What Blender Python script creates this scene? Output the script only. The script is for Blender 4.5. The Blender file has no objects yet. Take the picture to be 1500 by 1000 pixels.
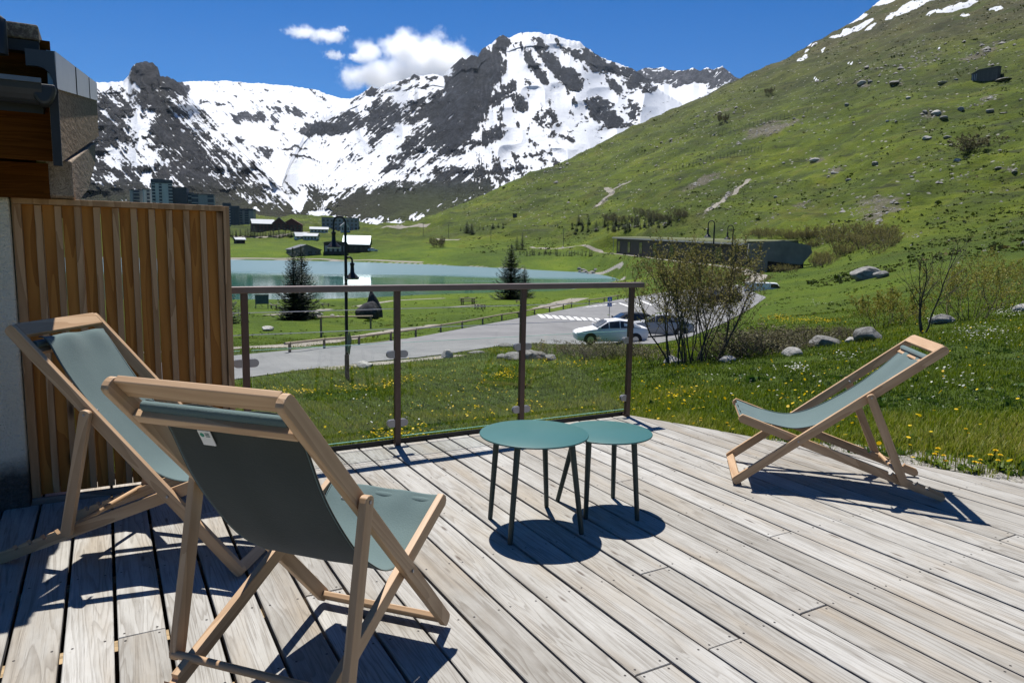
import bpy, bmesh, math, random
import numpy as np
from mathutils import Vector, Matrix

random.seed(7)
SC = bpy.context.scene
COL = SC.collection
R_ = math.radians

# ------------------------------------------------------------------ camera
FPX, HC = 1050.0, 1.30
PITCH, ROLL, PH = R_(7.58522), R_(1.08279), R_(-29.55289)
_f = np.array([0, math.cos(PITCH), -math.sin(PITCH)])
_r0 = np.array([1.0, 0, 0]); _u0 = np.cross(_r0, _f)
_c, _s = math.cos(ROLL), math.sin(ROLL)
CR = _c * _r0 + _s * _u0
CU = -_s * _r0 + _c * _u0
CF = _f
C0 = np.array([0, 0, HC])
AB = np.array([math.sin(PH), math.cos(PH), 0])      # along the deck boards
AJ = np.array([math.cos(PH), -math.sin(PH), 0])     # across the deck boards, along the railing
SUN = np.array([-.125, .375, 1.0])

def ray(u, v):
    u = np.asarray(u, float); v = np.asarray(v, float)
    return CF + np.multiply.outer((u - 750) / FPX, CR) - np.multiply.outer((v - 500) / FPX, CU)
def az_tan(u, v):
    d = ray(u, v)
    return np.arctan2(d[..., 0], d[..., 1]), d[..., 2] / np.hypot(d[..., 0], d[..., 1])
def project(P):
    q = np.asarray(P, float) - C0
    w = np.maximum(q @ CF, 1e-3)
    return 750 + FPX * (q @ CR) / w, 500 - FPX * (q @ CU) / w
def planeB(u, v, b):
    d = ray(u, v); P = C0 + d * (b / (d @ AB)); return np.array([P @ AJ, P @ AB, P[2]])
def flat(u, v, z):
    d = ray(u, v); return C0 + d * ((z - HC) / d[2])
def JB(j, b, z=0.0):
    return AJ * j + AB * b + np.array([0, 0, z])

# ------------------------------------------------------------------ noise
def _hash(ix, iy, seed):
    h = (ix.astype(np.int64) * 374761393 + iy.astype(np.int64) * 668265263 + seed * 974711) & 0xffffffff
    h = ((h ^ (h >> 13)) * 1274126177) & 0xffffffff
    h = (h ^ (h >> 16)) & 0xffffff
    return h / 8388607.5 - 1.0
def vnoise(x, y, seed=0):
    x = np.asarray(x, float); y = np.asarray(y, float)
    ix, iy = np.floor(x), np.floor(y); fx, fy = x - ix, y - iy
    fx = fx * fx * fx * (fx * (fx * 6 - 15) + 10); fy = fy * fy * fy * (fy * (fy * 6 - 15) + 10)
    a = _hash(ix, iy, seed); b = _hash(ix + 1, iy, seed); c = _hash(ix, iy + 1, seed); d = _hash(ix + 1, iy + 1, seed)
    return (a * (1 - fx) + b * fx) * (1 - fy) + (c * (1 - fx) + d * fx) * fy
def fbm(x, y, o=4, seed=0, g=.5):
    t = 0; a = 1.0; n = 0
    for i in range(o):
        t = t + a * vnoise(x * 2 ** i + 17.3 * i, y * 2 ** i - 9.1 * i, seed + i); n += a; a *= g
    return t / n
def ridged(x, y, o=4, seed=0, g=.55):
    t = 0; a = 1.0; n = 0
    for i in range(o):
        t = t + a * (1 - 2 * np.abs(vnoise(x * 2 ** i + 31.7 * i, y * 2 ** i + 5.3 * i, seed + i))); n += a; a *= g
    return t / n
def smooth(e0, e1, x):
    t = np.clip((x - e0) / (e1 - e0), 0, 1); return t * t * (3 - 2 * t)
def blobs(U, V, lst):
    s = np.zeros_like(U)
    for (cu, cv, ru, rv, deg, w) in lst:
        c, n = math.cos(R_(deg)), math.sin(R_(deg))
        a = ((U - cu) * c + (V - cv) * n) / ru; b = (-(U - cu) * n + (V - cv) * c) / rv
        s = s + w * np.clip(1.25 - (a * a + b * b), 0, 1)
    return s
def blur(A, n0, n1):
    def b1(A, n, ax):
        if n < 1: return A
        k = np.hanning(2 * n + 3)[1:-1]; k /= k.sum()
        p = np.pad(A, [(n, n) if i == ax else (0, 0) for i in range(2)], mode='edge')
        return np.apply_along_axis(lambda m: np.convolve(m, k, 'valid'), ax, p)
    return b1(b1(A, n0, 0), n1, 1)

# ------------------------------------------------------------------ objects
def tag(o, label=None, cat=None, group=None, kind=None):
    if label: o['label'] = label
    if cat: o['category'] = cat
    if group: o['group'] = group
    if kind: o['kind'] = kind
    return o
def empty(name, loc, label, cat, rotz=0.0, group=None):
    o = bpy.data.objects.new(name, None); COL.objects.link(o)
    o.location = Vector(loc); o.rotation_euler = (0, 0, rotz); o.empty_display_size = .2
    return tag(o, label, cat, group)
def npmesh(name, V, F, mat=None, parent=None, smooth_=False, attrs=None, matidx=None):
    """V (n,3); F list of face index arrays or (m,k) array"""
    me = bpy.data.meshes.new(name)
    V = np.asarray(V, np.float32)
    if isinstance(F, np.ndarray):
        m, k = F.shape; loops = F.ravel(); starts = np.arange(m) * k; tot = np.full(m, k)
    else:
        tot = np.array([len(f) for f in F]); loops = np.concatenate([np.asarray(f) for f in F]); starts = np.concatenate([[0], np.cumsum(tot)[:-1]]); m = len(F)
    me.vertices.add(len(V)); me.vertices.foreach_set('co', V.ravel())
    me.loops.add(len(loops)); me.loops.foreach_set('vertex_index', loops.astype(np.int32))
    me.polygons.add(m); me.polygons.foreach_set('loop_start', starts.astype(np.int32)); me.polygons.foreach_set('loop_total', tot.astype(np.int32))
    me.polygons.foreach_set('use_smooth', np.full(m, bool(smooth_)))
    if matidx is not None: me.polygons.foreach_set('material_index', np.asarray(matidx, np.int32))
    for an, av in (attrs or {}).items():
        av = np.asarray(av, np.float32)
        if av.ndim == 1:
            a = me.attributes.new(an, 'FLOAT', 'POINT'); a.data.foreach_set('value', av)
        else:
            a = me.attributes.new(an, 'FLOAT_VECTOR', 'POINT'); a.data.foreach_set('vector', av.ravel())
    me.update(calc_edges=True); me.validate()
    for mm in (mat if isinstance(mat, (list, tuple)) else [mat]):
        if mm: me.materials.append(mm)
    o = bpy.data.objects.new(name, me); COL.objects.link(o)
    if parent: o.parent = parent
    return o

class MB:
    """collects shapes into one mesh"""
    def __init__(s): s.V = []; s.F = []; s.n = 0; s.M = []
    def add(s, V, F, mi=0):
        V = np.asarray(V, float); s.V.append(V)
        for f in F: s.F.append(np.asarray(f) + s.n); s.M.append(mi)
        s.n += len(V); return s
    def box(s, lo, hi, M=None, mi=0):
        x0, y0, z0 = lo; x1, y1, z1 = hi
        V = np.array([(x0, y0, z0), (x1, y0, z0), (x1, y1, z0), (x0, y1, z0), (x0, y0, z1), (x1, y0, z1), (x1, y1, z1), (x0, y1, z1)], float)
        if M is not None: V = V @ np.asarray(M)[:3, :3].T + np.asarray(M)[:3, 3]
        return s.add(V, [(0, 3, 2, 1), (4, 5, 6, 7), (0, 1, 5, 4), (1, 2, 6, 5), (2, 3, 7, 6), (3, 0, 4, 7)], mi)
    def hexa(s, b4, t4, mi=0):
        return s.add(np.array(list(b4) + list(t4), float), [(0, 3, 2, 1), (4, 5, 6, 7), (0, 1, 5, 4), (1, 2, 6, 5), (2, 3, 7, 6), (3, 0, 4, 7)], mi)
    def prism(s, poly, y0, y1, mi=0):
        """poly in (x,z), extruded along y"""
        n = len(poly); V = [(p[0], y0, p[1]) for p in poly] + [(p[0], y1, p[1]) for p in poly]
        F = [list(range(n)), list(range(2 * n - 1, n - 1, -1))] + [((i + 1) % n, i, n + i, n + (i + 1) % n) for i in range(n)]
        return s.add(V, F, mi)
    def zprism(s, poly, z0, z1, mi=0):
        n = len(poly); V = [(p[0], p[1], z0) for p in poly] + [(p[0], p[1], z1) for p in poly]
        F = [list(range(n - 1, -1, -1)), list(range(n, 2 * n))] + [(i, (i + 1) % n, n + (i + 1) % n, n + i) for i in range(n)]
        return s.add(V, F, mi)
    def tube(s, pts, rad, k=8, mi=0, cap=True):
        pts = np.asarray(pts, float); n = len(pts); rad = np.broadcast_to(np.asarray(rad, float), (n,))
        T = np.gradient(pts, axis=0); T /= np.linalg.norm(T, axis=1)[:, None] + 1e-12
        ref = np.array([0, 0, 1.0]) if abs(T[0][2]) < .9 else np.array([1.0, 0, 0])
        a = np.cross(T[0], ref); a /= np.linalg.norm(a); V = []
        for i in range(n):
            a = a - T[i] * (a @ T[i]); a /= np.linalg.norm(a) + 1e-12; b = np.cross(T[i], a)
            for j in range(k):
                t = 2 * math.pi * j / k; V.append(pts[i] + rad[i] * (math.cos(t) * a + math.sin(t) * b))
        F = [(i * k + j, i * k + (j + 1) % k, (i + 1) * k + (j + 1) % k, (i + 1) * k + j) for i in range(n - 1) for j in range(k)]
        if cap: F += [list(range(k - 1, -1, -1)), list(range((n - 1) * k, n * k))]
        return s.add(V, F, mi)
    def lathe(s, prof, k=24, c=(0, 0, 0), mi=0):
        V = []; n = len(prof)
        for (r, z) in prof:
            for j in range(k):
                t = 2 * math.pi * j / k; V.append((c[0] + r * math.cos(t), c[1] + r * math.sin(t), c[2] + z))
        F = [(i * k + j, i * k + (j + 1) % k, (i + 1) * k + (j + 1) % k, (i + 1) * k + j) for i in range(n - 1) for j in range(k)]
        F += [list(range(k - 1, -1, -1)), list(range((n - 1) * k, n * k))]
        return s.add(V, F, mi)
    def build(s, name, mat, parent=None, smooth_=False, bevel=0, autos=False):
        o = npmesh(name, np.concatenate(s.V), s.F, mat, parent, smooth_, matidx=s.M)
        if bevel:
            b = o.modifiers.new('Bevel', 'BEVEL'); b.width = bevel; b.segments = 2; b.limit_method = 'ANGLE'; b.angle_limit = R_(40)
        if autos:
            o.data.polygons.foreach_set('use_smooth', np.ones(len(o.data.polygons), bool))
            try: o.data.set_sharp_from_angle(angle=R_(40))
            except Exception: pass
        return o
def copy_tree(o, parent=None):
    c = o.copy(); COL.objects.link(c); c.parent = parent
    for ch in o.children: copy_tree(ch, c)
    return c

# ------------------------------------------------------------------ materials
class NT:
    def __init__(s, name):
        s.m = bpy.data.materials.new(name); s.m.use_nodes = True
        s.t = s.m.node_tree; s.t.nodes.clear(); s.out = s.n('ShaderNodeOutputMaterial')
    def n(s, typ, **kw):
        nd = s.t.nodes.new(typ)
        for k, v in kw.items(): setattr(nd, k, v)
        return nd
    def L(s, a, b): s.t.links.new(a, b)
    def put(s, sock, v):
        if v is None: return
        if hasattr(v, 'is_output') or isinstance(v, bpy.types.NodeSocket): s.L(v, sock)
        elif isinstance(v, (tuple, list)) and len(v) == 3 and sock.type == 'RGBA': sock.default_value = (*v, 1)
        else: sock.default_value = v
    def obj(s): return s.n('ShaderNodeTexCoord').outputs['Object']
    def attr(s, name, out='Fac'): return s.n('ShaderNodeAttribute', attribute_name=name).outputs[out]
    def mapv(s, v, sc=(1, 1, 1), loc=(0, 0, 0)):
        m = s.n('ShaderNodeMapping'); s.L(v, m.inputs['Vector']); m.inputs['Scale'].default_value = sc; s.put(m.inputs['Location'], loc); return m.outputs[0]
    def noise(s, v, scale=5, detail=4, rough=.55, dist=0, out='Fac'):
        n = s.n('ShaderNodeTexNoise'); s.L(v, n.inputs['Vector'])
        n.inputs['Scale'].default_value = scale; n.inputs['Detail'].default_value = detail; n.inputs['Roughness'].default_value = rough; n.inputs['Distortion'].default_value = dist
        return n.outputs[out]
    def vor(s, v, scale=5, feature='F1', out='Distance', rnd=1.0):
        n = s.n('ShaderNodeTexVoronoi', feature=feature); s.L(v, n.inputs['Vector']); n.inputs['Scale'].default_value = scale; n.inputs['Randomness'].default_value = rnd; return n.outputs[out]
    def wave(s, v, scale, dist, detail=2, ds=1.0, direction='X', ph=0.0):
        n = s.n('ShaderNodeTexWave', wave_type='BANDS', bands_direction=direction, wave_profile='SIN'); s.L(v, n.inputs['Vector'])
        n.inputs['Scale'].default_value = scale; n.inputs['Distortion'].default_value = dist; n.inputs['Detail'].default_value = detail; n.inputs['Detail Scale'].default_value = ds; s.put(n.inputs['Phase Offset'], ph)
        return n.outputs['Fac']
    def math(s, op, a, b=None, c=None, clamp=False):
        n = s.n('ShaderNodeMath', operation=op, use_clamp=clamp); s.put(n.inputs[0], a); s.put(n.inputs[1], b)
        if c is not None: s.put(n.inputs[2], c)
        return n.outputs[0]
    def rng(s, v, a, b, c=0.0, d=1.0, sm=False):
        n = s.n('ShaderNodeMapRange', interpolation_type='SMOOTHSTEP' if sm else 'LINEAR'); s.put(n.inputs['Value'], v)
        for k, x in zip(('From Min', 'From Max', 'To Min', 'To Max'), (a, b, c, d)): s.put(n.inputs[k], x)
        return n.outputs[0]
    def ramp(s, v, stops):
        n = s.n('ShaderNodeValToRGB'); s.put(n.inputs[0], v); e = n.color_ramp.elements
        while len(e) < len(stops): e.new(.5)
        for i, (p, c) in enumerate(stops): e[i].position = p; e[i].color = (*c, 1) if len(c) == 3 else c
        return n.outputs[0]
    def mix(s, f, a, b, mode='MIX'):
        n = s.n('ShaderNodeMix', data_type='RGBA', blend_type=mode); s.put(n.inputs['Factor'], f); s.put(n.inputs['A'] if False else n.inputs[6], a); s.put(n.inputs[7], b); return n.outputs[2]
    def comb(s, x, y, z):
        n = s.n('ShaderNodeCombineXYZ'); s.put(n.inputs[0], x); s.put(n.inputs[1], y); s.put(n.inputs[2], z); return n.outputs[0]
    def sep(s, v):
        n = s.n('ShaderNodeSeparateXYZ'); s.L(v, n.inputs[0]); return n.outputs
    def bump(s, h, strength=.3, dist=.01):
        n = s.n('ShaderNodeBump'); s.put(n.inputs['Height'], h); n.inputs['Strength'].default_value = strength; n.inputs['Distance'].default_value = dist; return n.outputs[0]
    def bsdf(s, color, rough=.6, normal=None, metal=0.0, spec=.5, **kw):
        b = s.n('ShaderNodeBsdfPrincipled'); s.put(b.inputs['Base Color'], color); s.put(b.inputs['Roughness'], rough); s.put(b.inputs['Metallic'], metal)
        s.put(b.inputs['Specular IOR Level'], spec)
        if normal is not None: s.L(normal, b.inputs['Normal'])
        for k, v in kw.items(): s.put(b.inputs[k.replace('_', ' ')], v)
        s.L(b.outputs[0], s.out.inputs[0]); return b
    def geo_rnd(s): return s.n('ShaderNodeObjectInfo').outputs['Random']

def simple(name, col, rough=.6, metal=0.0, var=.12, scale=12, spec=.5, bump=0.0, bscale=40):
    t = NT(name); o = t.obj()
    f = t.noise(o, scale, 4, .6)
    c = t.mix(f, tuple(x * (1 - var * 1.6) for x in col), tuple(min(1, x * (1 + var * 1.6)) for x in col))
    nrm = t.bump(t.noise(o, bscale, 3, .6), bump, .01) if bump else None
    t.bsdf(c, rough, nrm, metal, spec); return t.m

def wood_mat(name, a, b, axis='X', fine=60, rough=.55, ringscale=9, knots=False, bump=.12, spec=.3):
    """grain runs along the given object axis"""
    t = NT(name); o = t.obj(); rnd = t.geo_rnd()
    sc = {'X': (.09, 1, 1), 'Y': (1, .09, 1), 'Z': (1, 1, .09)}[axis]
    v = t.mapv(o, sc, None); off = t.math('MULTIPLY', rnd, 23.0)
    va = t.n('ShaderNodeVectorMath', operation='ADD'); t.L(v, va.inputs[0]); t.L(t.comb(off, off, off), va.inputs[1]); v = va.outputs[0]
    g = t.noise(v, fine, 5, .65, .3)
    n2 = t.noise(v, ringscale, 2, .5, .6)
    ring = t.math('FRACT', t.math('MULTIPLY', n2, 7.0))
    ring = t.rng(ring, 0.0, .9, 0.0, 1.0)
    f = t.math('ADD', t.math('MULTIPLY', g, .55), t.math('MULTIPLY', ring, .45))
    c = t.ramp(f, [(.2, a), (.75, b)])
    if knots:
        kd = t.vor(t.mapv(o, {'X': (.35, 1, 1), 'Y': (1, .35, 1), 'Z': (1, 1, .35)}[axis]), 5.5)
        c = t.mix(t.rng(kd, .05, .13, 1, 0), c, tuple(x * .25 for x in a))
    t.bsdf(c, rough, t.bump(f, bump, .004), 0, spec); return t.m

M = {}
M['chair_wood'] = wood_mat('beech_wood', (.33, .205, .110), (.47, .315, .185), 'X', 90, .5)
M['cross_wood'] = wood_mat('beech_wood_cross', (.35, .215, .115), (.49, .33, .195), 'Y', 90, .5)
M['metal_teal'] = simple('teal_powder_coat', (.036, .118, .110), .40, 0, .05, 6, .4, .03, 900)
M['metal_teal_dark'] = simple('dark_green_powder_coat', (.016, .034, .032), .45, 0, .08, 6, .4)
M['rail_metal'] = simple('brown_lacquered_steel', (.085, .052, .042), .38, .35, .2, 9, .5)
M['rail_top'] = simple('brown_lacquered_handrail', (.165, .12, .10), .42, .3, .15, 9, .5)
M['black_steel'] = simple('black_steel', (.012, .012, .013), .5, .3, .3, 9)
M['zinc'] = simple('zinc_clamp', (.32, .31, .32), .42, .7, .1, 30)
M['cable'] = simple('steel_cable', (.6, .6, .6), .35, .9, .1, 30)
M['concrete'] = simple('grey_concrete', (.20, .185, .16), .9, 0, .42, .35, .2, .3, 8)
M['dark_glass'] = simple('dark_window_glass', (.02, .025, .03), .12, 0, .1, 3)
M['rubber'] = simple('black_rubber', (.015, .015, .015), .8)
M['chrome'] = simple('alloy_rim', (.5, .5, .5), .3, .8)
M['white_paint'] = simple('white_paint', (.72, .72, .70), .6, 0, .08, 2)
M['lamp_iron'] = simple('black_lamp_iron', (.014, .014, .015), .45, .3)
M['lamp_glass'] = simple('frosted_lamp_glass', (.6, .6, .58), .3)
M['log'] = wood_mat('weathered_log', (.16, .125, .085), (.38, .32, .24), 'X', 30, .8)
M['post_log'] = wood_mat('weathered_post_log', (.10, .08, .055), (.26, .21, .15), 'Z', 30, .8)
M['bark'] = wood_mat('grey_brown_bark', (.035, .028, .022), (.11, .09, .07), 'Z', 30, .9)
M['twig'] = simple('twig_bark', (.12, .085, .055), .9, 0, .4, 4)

def foliage(name, cols, trans=.25, rough=.6):
    t = NT(name); a = t.attr('rnd')
    c = t.ramp(a, cols)
    b = t.n('ShaderNodeBsdfPrincipled'); t.L(c, b.inputs['Base Color']); b.inputs['Roughness'].default_value = rough; b.inputs['Specular IOR Level'].default_value = .25
    tr = t.n('ShaderNodeBsdfTranslucent'); t.L(c, tr.inputs[0])
    mx = t.n('ShaderNodeMixShader'); mx.inputs[0].default_value = trans
    t.L(b.outputs[0], mx.inputs[1]); t.L(tr.outputs[0], mx.inputs[2]); t.L(mx.outputs[0], t.out.inputs[0]); return t.m
M['needles'] = foliage('dark_spruce_needles', [(0, (.006, .015, .008)), (.6, (.016, .038, .016)), (1, (.045, .078, .028))], .1)
M['leaf_bud'] = foliage('young_olive_leaves', [(0, (.11, .10, .028)), (.5, (.20, .185, .05)), (1, (.33, .27, .085))], .35)
M['leaf_yellow'] = foliage('young_yellow_leaves', [(0, (.14, .14, .015)), (.5, (.22, .21, .03)), (1, (.34, .29, .05))], .35)
M['leaf_grey'] = foliage('dull_brush_leaves', [(0, (.065, .058, .034)), (.5, (.115, .110, .045)), (1, (.20, .175, .075))], .3)
M['grass'] = foliage('meadow_grass', [(0, (.030, .056, .003)), (.45, (.092, .142, .004)), (.8, (.175, .208, .007)), (1, (.28, .26, .06))], .38, .5)
M['yellow'] = foliage('yellow_petals', [(0, (.62, .40, .004)), (1, (.85, .62, .01))], .3)
M['white_fl'] = foliage('white_petals', [(0, (.55, .55, .5)), (1, (.8, .8, .75))], .3)

# ------------------------------------------------------------------ terrain heights
# each column: distance -> picture row where the ground at that distance shows
LAKE_Z = HC - 9.5
COLS = {
 -500: [(9, 640), (26, 560), (40, 520), (60, 480), (118, 440), (230, 400), (360, 378), (450, 365), (600, 345), (800, 322), (900, 318), (1000, 330)],
 0: [(8.5, 650), (13, 605), (25, 562), (35, 525), (60, 478), (113, 440), (230, 395), (350, 380), (390, 372), (450, 362), (560, 345), (650, 333), (800, 318), (900, 315), (1000, 330)],
 340: [(8.5, 655), (13, 612), (25, 559), (34, 524), (45, 497), (62, 474), (113, 441), (230, 397), (350, 381), (388, 371.5), (450, 361), (560, 345), (640, 336), (760, 326), (880, 319), (1000, 332)],
 420: [(8.5, 652), (13, 608), (25, 556), (34, 522), (45, 497), (62, 473), (113, 441), (230, 399), (350, 382), (388, 372.5), (450, 361), (560, 344), (640, 335), (760, 324), (880, 318), (1000, 332)],
 500: [(8.8, 648), (13.5, 600), (26, 551), (35, 522), (46, 497), (64, 472), (115, 440), (230, 401), (352, 383), (390, 372.5), (450, 361), (560, 344.5), (640, 336), (760, 326), (880, 320), (1000, 334)],
 600: [(9.2, 643), (14.5, 590), (27.5, 541), (38, 512), (48, 494), (66, 470), (122, 435.5), (230, 403), (330, 387), (375, 373), (450, 355), (520, 343), (600, 334), (690, 328), (760, 333), (900, 350)],
 700: [(9, 642), (15.5, 580), (29, 529), (41, 503), (52, 485), (70, 462), (140, 430), (230, 404), (305, 391), (350, 378), (420, 356), (500, 334), (580, 312), (690, 291), (740, 296), (900, 330)],
 800: [(8, 645), (12, 598), (18, 560), (30, 519), (42, 505), (56, 483), (74, 459), (142, 427), (225, 406), (275, 396), (320, 380), (380, 360), (460, 335), (560, 295), (700, 242), (760, 248), (950, 300)],
 860: [(7, 650), (10.5, 606), (17, 558), (30, 514), (44, 506), (60, 484), (80, 455), (145, 425), (200, 409), (240, 401), (290, 384), (350, 362), (440, 332), (560, 275), (720, 212), (790, 222), (1000, 290)],
 930: [(6, 640), (9, 608), (15, 558), (24, 522), (38, 508), (56, 484), (78, 456), (110, 434), (150, 413), (190, 397), (235, 380), (290, 358), (370, 330), (500, 265), (620, 215), (740, 178), (810, 188), (1000, 260)],
 1000: [(5.8, 640), (8.2, 605), (13, 560), (19.5, 531), (30, 510), (48, 488), (70, 458), (100, 432), (140, 408), (175, 388), (215, 366), (270, 340), (360, 295), (500, 225), (640, 172), (750, 146), (820, 158), (1100, 240)],
 1080: [(5.6, 650), (8, 605), (13, 555), (20, 522), (30, 500), (48, 474), (72, 446), (105, 422), (145, 398), (175, 380), (215, 356), (270, 328), (360, 275), (500, 195), (650, 130), (770, 106), (840, 118), (1150, 210)],
 1150: [(5.4, 655), (7.5, 612), (12, 558), (20, 515), (32, 486), (50, 460), (78, 432), (110, 412), (145, 395), (170, 377), (215, 345), (280, 308), (370, 248), (500, 172), (660, 102), (790, 76), (860, 88), (1150, 190)],
 1210: [(5.3, 660), (7.5, 612), (12, 556), (20, 512), (33, 480), (55, 448), (85, 420), (115, 402), (150, 380), (215, 338), (290, 290), (380, 222), (520, 142), (680, 75), (840, 37), (920, 50), (1200, 160)],
 1270: [(5.2, 670), (7.5, 616), (12, 556), (20, 506), (32, 474), (55, 436), (85, 406), (120, 380), (160, 352), (215, 318), (290, 265), (390, 190), (530, 115), (700, 45), (880, -8), (980, 0), (1300, 130)],
 1350: [(5.1, 684), (7.5, 622), (12, 552), (18, 507), (28, 470), (45, 436), (75, 398), (110, 366), (150, 338), (215, 295), (300, 235), (400, 165), (540, 92), (720, 12), (960, -65), (1060, -60), (1400, 100)],
 1500: [(5.0, 708), (7.5, 630), (12, 552), (18, 505), (26, 470), (42, 430), (70, 385), (105, 346), (150, 306), (215, 255), (300, 195), (400, 130), (540, 55), (720, -25), (1000, -120), (1150, -115), (1500, 60)],
 1900: [(5.0, 800), (8, 660), (13, 560), (20, 500), (30, 455), (50, 405), (80, 350), (120, 300), (200, 220), (300, 130), (420, 40), (600, -60), (1000, -200), (1300, -150), (1600, 0)],
}
def _build_terrain():
    us = sorted(COLS); NR = 760
    lr = np.concatenate([np.linspace(math.log(.8), math.log(40), 230), np.linspace(math.log(40), math.log(1600), NR - 229)[1:]])
    caz = []; prof = []
    for u in us:
        pts = COLS[u]; a, t = az_tan(np.full(len(pts), u), [p[1] for p in pts])
        a0, _ = az_tan(u, 450.0)
        rr = [.8, 3.0] + [p[0] for p in pts]; z = [-.55, -.55]
        tt = [(x - HC) / r for x, r in zip(z, rr)] + list(t)
        if math.log(rr[-1]) < math.log(1600): rr.append(1600); tt.append(tt[-1] - .06)
        caz.append(float(a0)); prof.append(np.interp(lr, np.log(rr), tt))
    azd = np.concatenate([np.linspace(-math.pi, R_(-46), 60, endpoint=False), np.linspace(R_(-46), R_(46), 900), np.linspace(R_(46), math.pi, 61)[1:]])
    prof = np.array(prof)
    G = np.empty((len(azd), len(lr)))
    for i in range(len(lr)): G[:, i] = np.interp(azd, caz, prof[:, i])
    back = smooth(R_(60), R_(120), np.abs(azd))[:, None]
    rr = np.exp(lr)[None, :]
    G = G * (1 - back) + ((-.5 - HC) / rr + .04) * back
    G[60:960] = blur(G[60:960], 14, 7)
    return azd, lr, G
AZ, LR, TE = _build_terrain()
RR = np.exp(LR)
GX = np.sin(AZ)[:, None] * RR[None]; GY = np.cos(AZ)[:, None] * RR[None]; GZ = HC + RR[None] * TE
# lake outline on the water level
LK_NEAR = [(-900, 452), (-300, 449), (100, 446), (340, 442), (400, 441), (470, 440), (530, 438), (600, 434), (650, 432), (700, 430), (740, 429), (790, 429.5), (830, 426), (870, 418), (900, 412), (915, 408)]
LK_FAR = [(905, 405), (880, 402.5), (857, 399), (800, 396), (750, 393.5), (700, 391), (650, 388.5), (600, 386.5), (500, 383), (400, 381.3), (340, 380.5), (200, 378.5), (-300, 371), (-900, 366)]
LAKE = np.array([flat(u, v, LAKE_Z)[:2] for u, v in LK_NEAR + LK_FAR])
def poly_sd(x, y, P):
    d = np.full(x.shape, 1e9); ins = np.zeros(x.shape, bool); n = len(P)
    for i in range(n):
        a = P[i]; b = P[(i + 1) % n]; e = b - a
        t = np.clip(((x - a[0]) * e[0] + (y - a[1]) * e[1]) / (e @ e + 1e-9), 0, 1)
        d = np.minimum(d, np.hypot(x - a[0] - t * e[0], y - a[1] - t * e[1]))
        c = ((a[1] > y) != (b[1] > y)) & (x < (b[0] - a[0]) * (y - a[1]) / (b[1] - a[1] + 1e-12) + a[0]); ins ^= c
    return np.where(ins, -d, d)
_near = (RR > 60) & (RR < 700)
LSD = np.full(GX.shape, 1e3); LSD[:, _near] = poly_sd(GX[:, _near], GY[:, _near], LAKE)
LSD = LSD + 1.2 * fbm(GX / 14, GY / 14, 3, 5)
# relief: grows with distance and with the steepness of the hill
_hill = smooth(70, 220, RR)[None] * smooth(LAKE_Z + 3.5, LAKE_Z + 16, GZ)
GZ = GZ + _hill * (5.0 * fbm(GX / 60, GY / 60, 3, 11) + 3.4 * ridged(GX / 34, GY / 34 + GZ / 40, 4, 12, .6) + .9 * fbm(GX / 7, GY / 7, 3, 13))
GZ = GZ + (smooth(6, 14, RR) * (1 - smooth(60, 120, RR)))[None] * (.10 * fbm(GX / 4, GY / 4, 3, 21) + .03 * fbm(GX / .9, GY / .9, 2, 22))
GZ = np.where(LSD < 0, LAKE_Z - np.clip(-LSD * .15, 0, 2.5) - .02, np.where(LSD < 60, np.minimum(np.maximum(GZ, LAKE_Z + .06 + np.minimum(LSD, 60) * .018), LAKE_Z + .1 + LSD * .16 + np.maximum(LSD - 25, 0) * .5), GZ))
def height(x, y):
    x = np.asarray(x, float); y = np.asarray(y, float)
    a = np.arctan2(x, y); l = np.log(np.maximum(np.hypot(x, y), .81))
    i = np.clip(np.interp(a, AZ, np.arange(len(AZ))), 0, len(AZ) - 1.001); j = np.clip(np.interp(l, LR, np.arange(len(LR))), 0, len(LR) - 1.001)
    i0 = i.astype(int); j0 = j.astype(int); fi = i - i0; fj = j - j0
    return (GZ[i0, j0] * (1 - fi) * (1 - fj) + GZ[i0 + 1, j0] * fi * (1 - fj) + GZ[i0, j0 + 1] * (1 - fi) * fj + GZ[i0 + 1, j0 + 1] * fi * fj)
_MR = np.exp(np.linspace(math.log(4.3), math.log(1500), 2600))
def hit(u, v, rmin=4.3):
    """where the sight line through a picture point meets the ground"""
    d = ray(u, v); h = math.hypot(d[0], d[1]); k = _MR / h
    X, Y, Z = d[0] * k, d[1] * k, HC + d[2] * k
    below = (Z < height(X, Y)) & (_MR > rmin)
    i = int(np.argmax(below)) if below.any() else len(_MR) - 1
    return np.array([X[i], Y[i], float(height(X[i], Y[i]))])
_pa, _pb = hit(903, 372.5), hit(1104, 392.5)
_oa = _pa / np.hypot(_pa[0], _pa[1]) * 6; _sg0 = _pa[:2] + _oa[:2]; _sg1 = _pb[:2] + _oa[:2]; _e = _sg1 - _sg0
_t = np.clip(((GX - _sg0[0]) * _e[0] + (GY - _sg0[1]) * _e[1]) / (_e @ _e), -.25, 1.02); _dd = np.hypot(GX - _sg0[0] - _t * _e[0], GY - _sg0[1] - _t * _e[1])
GZ = GZ + (np.minimum(_pa[2] + (_pb[2] - _pa[2]) * np.clip(_t, 0, 1), 1e3) - GZ) * smooth(15, 6.5, _dd)   # levelled terrace for the long building
def px_size(P, px):      # metres that px picture-pixels span at the distance of P
    return px * float((np.asarray(P) - C0) @ CF) / FPX

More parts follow.
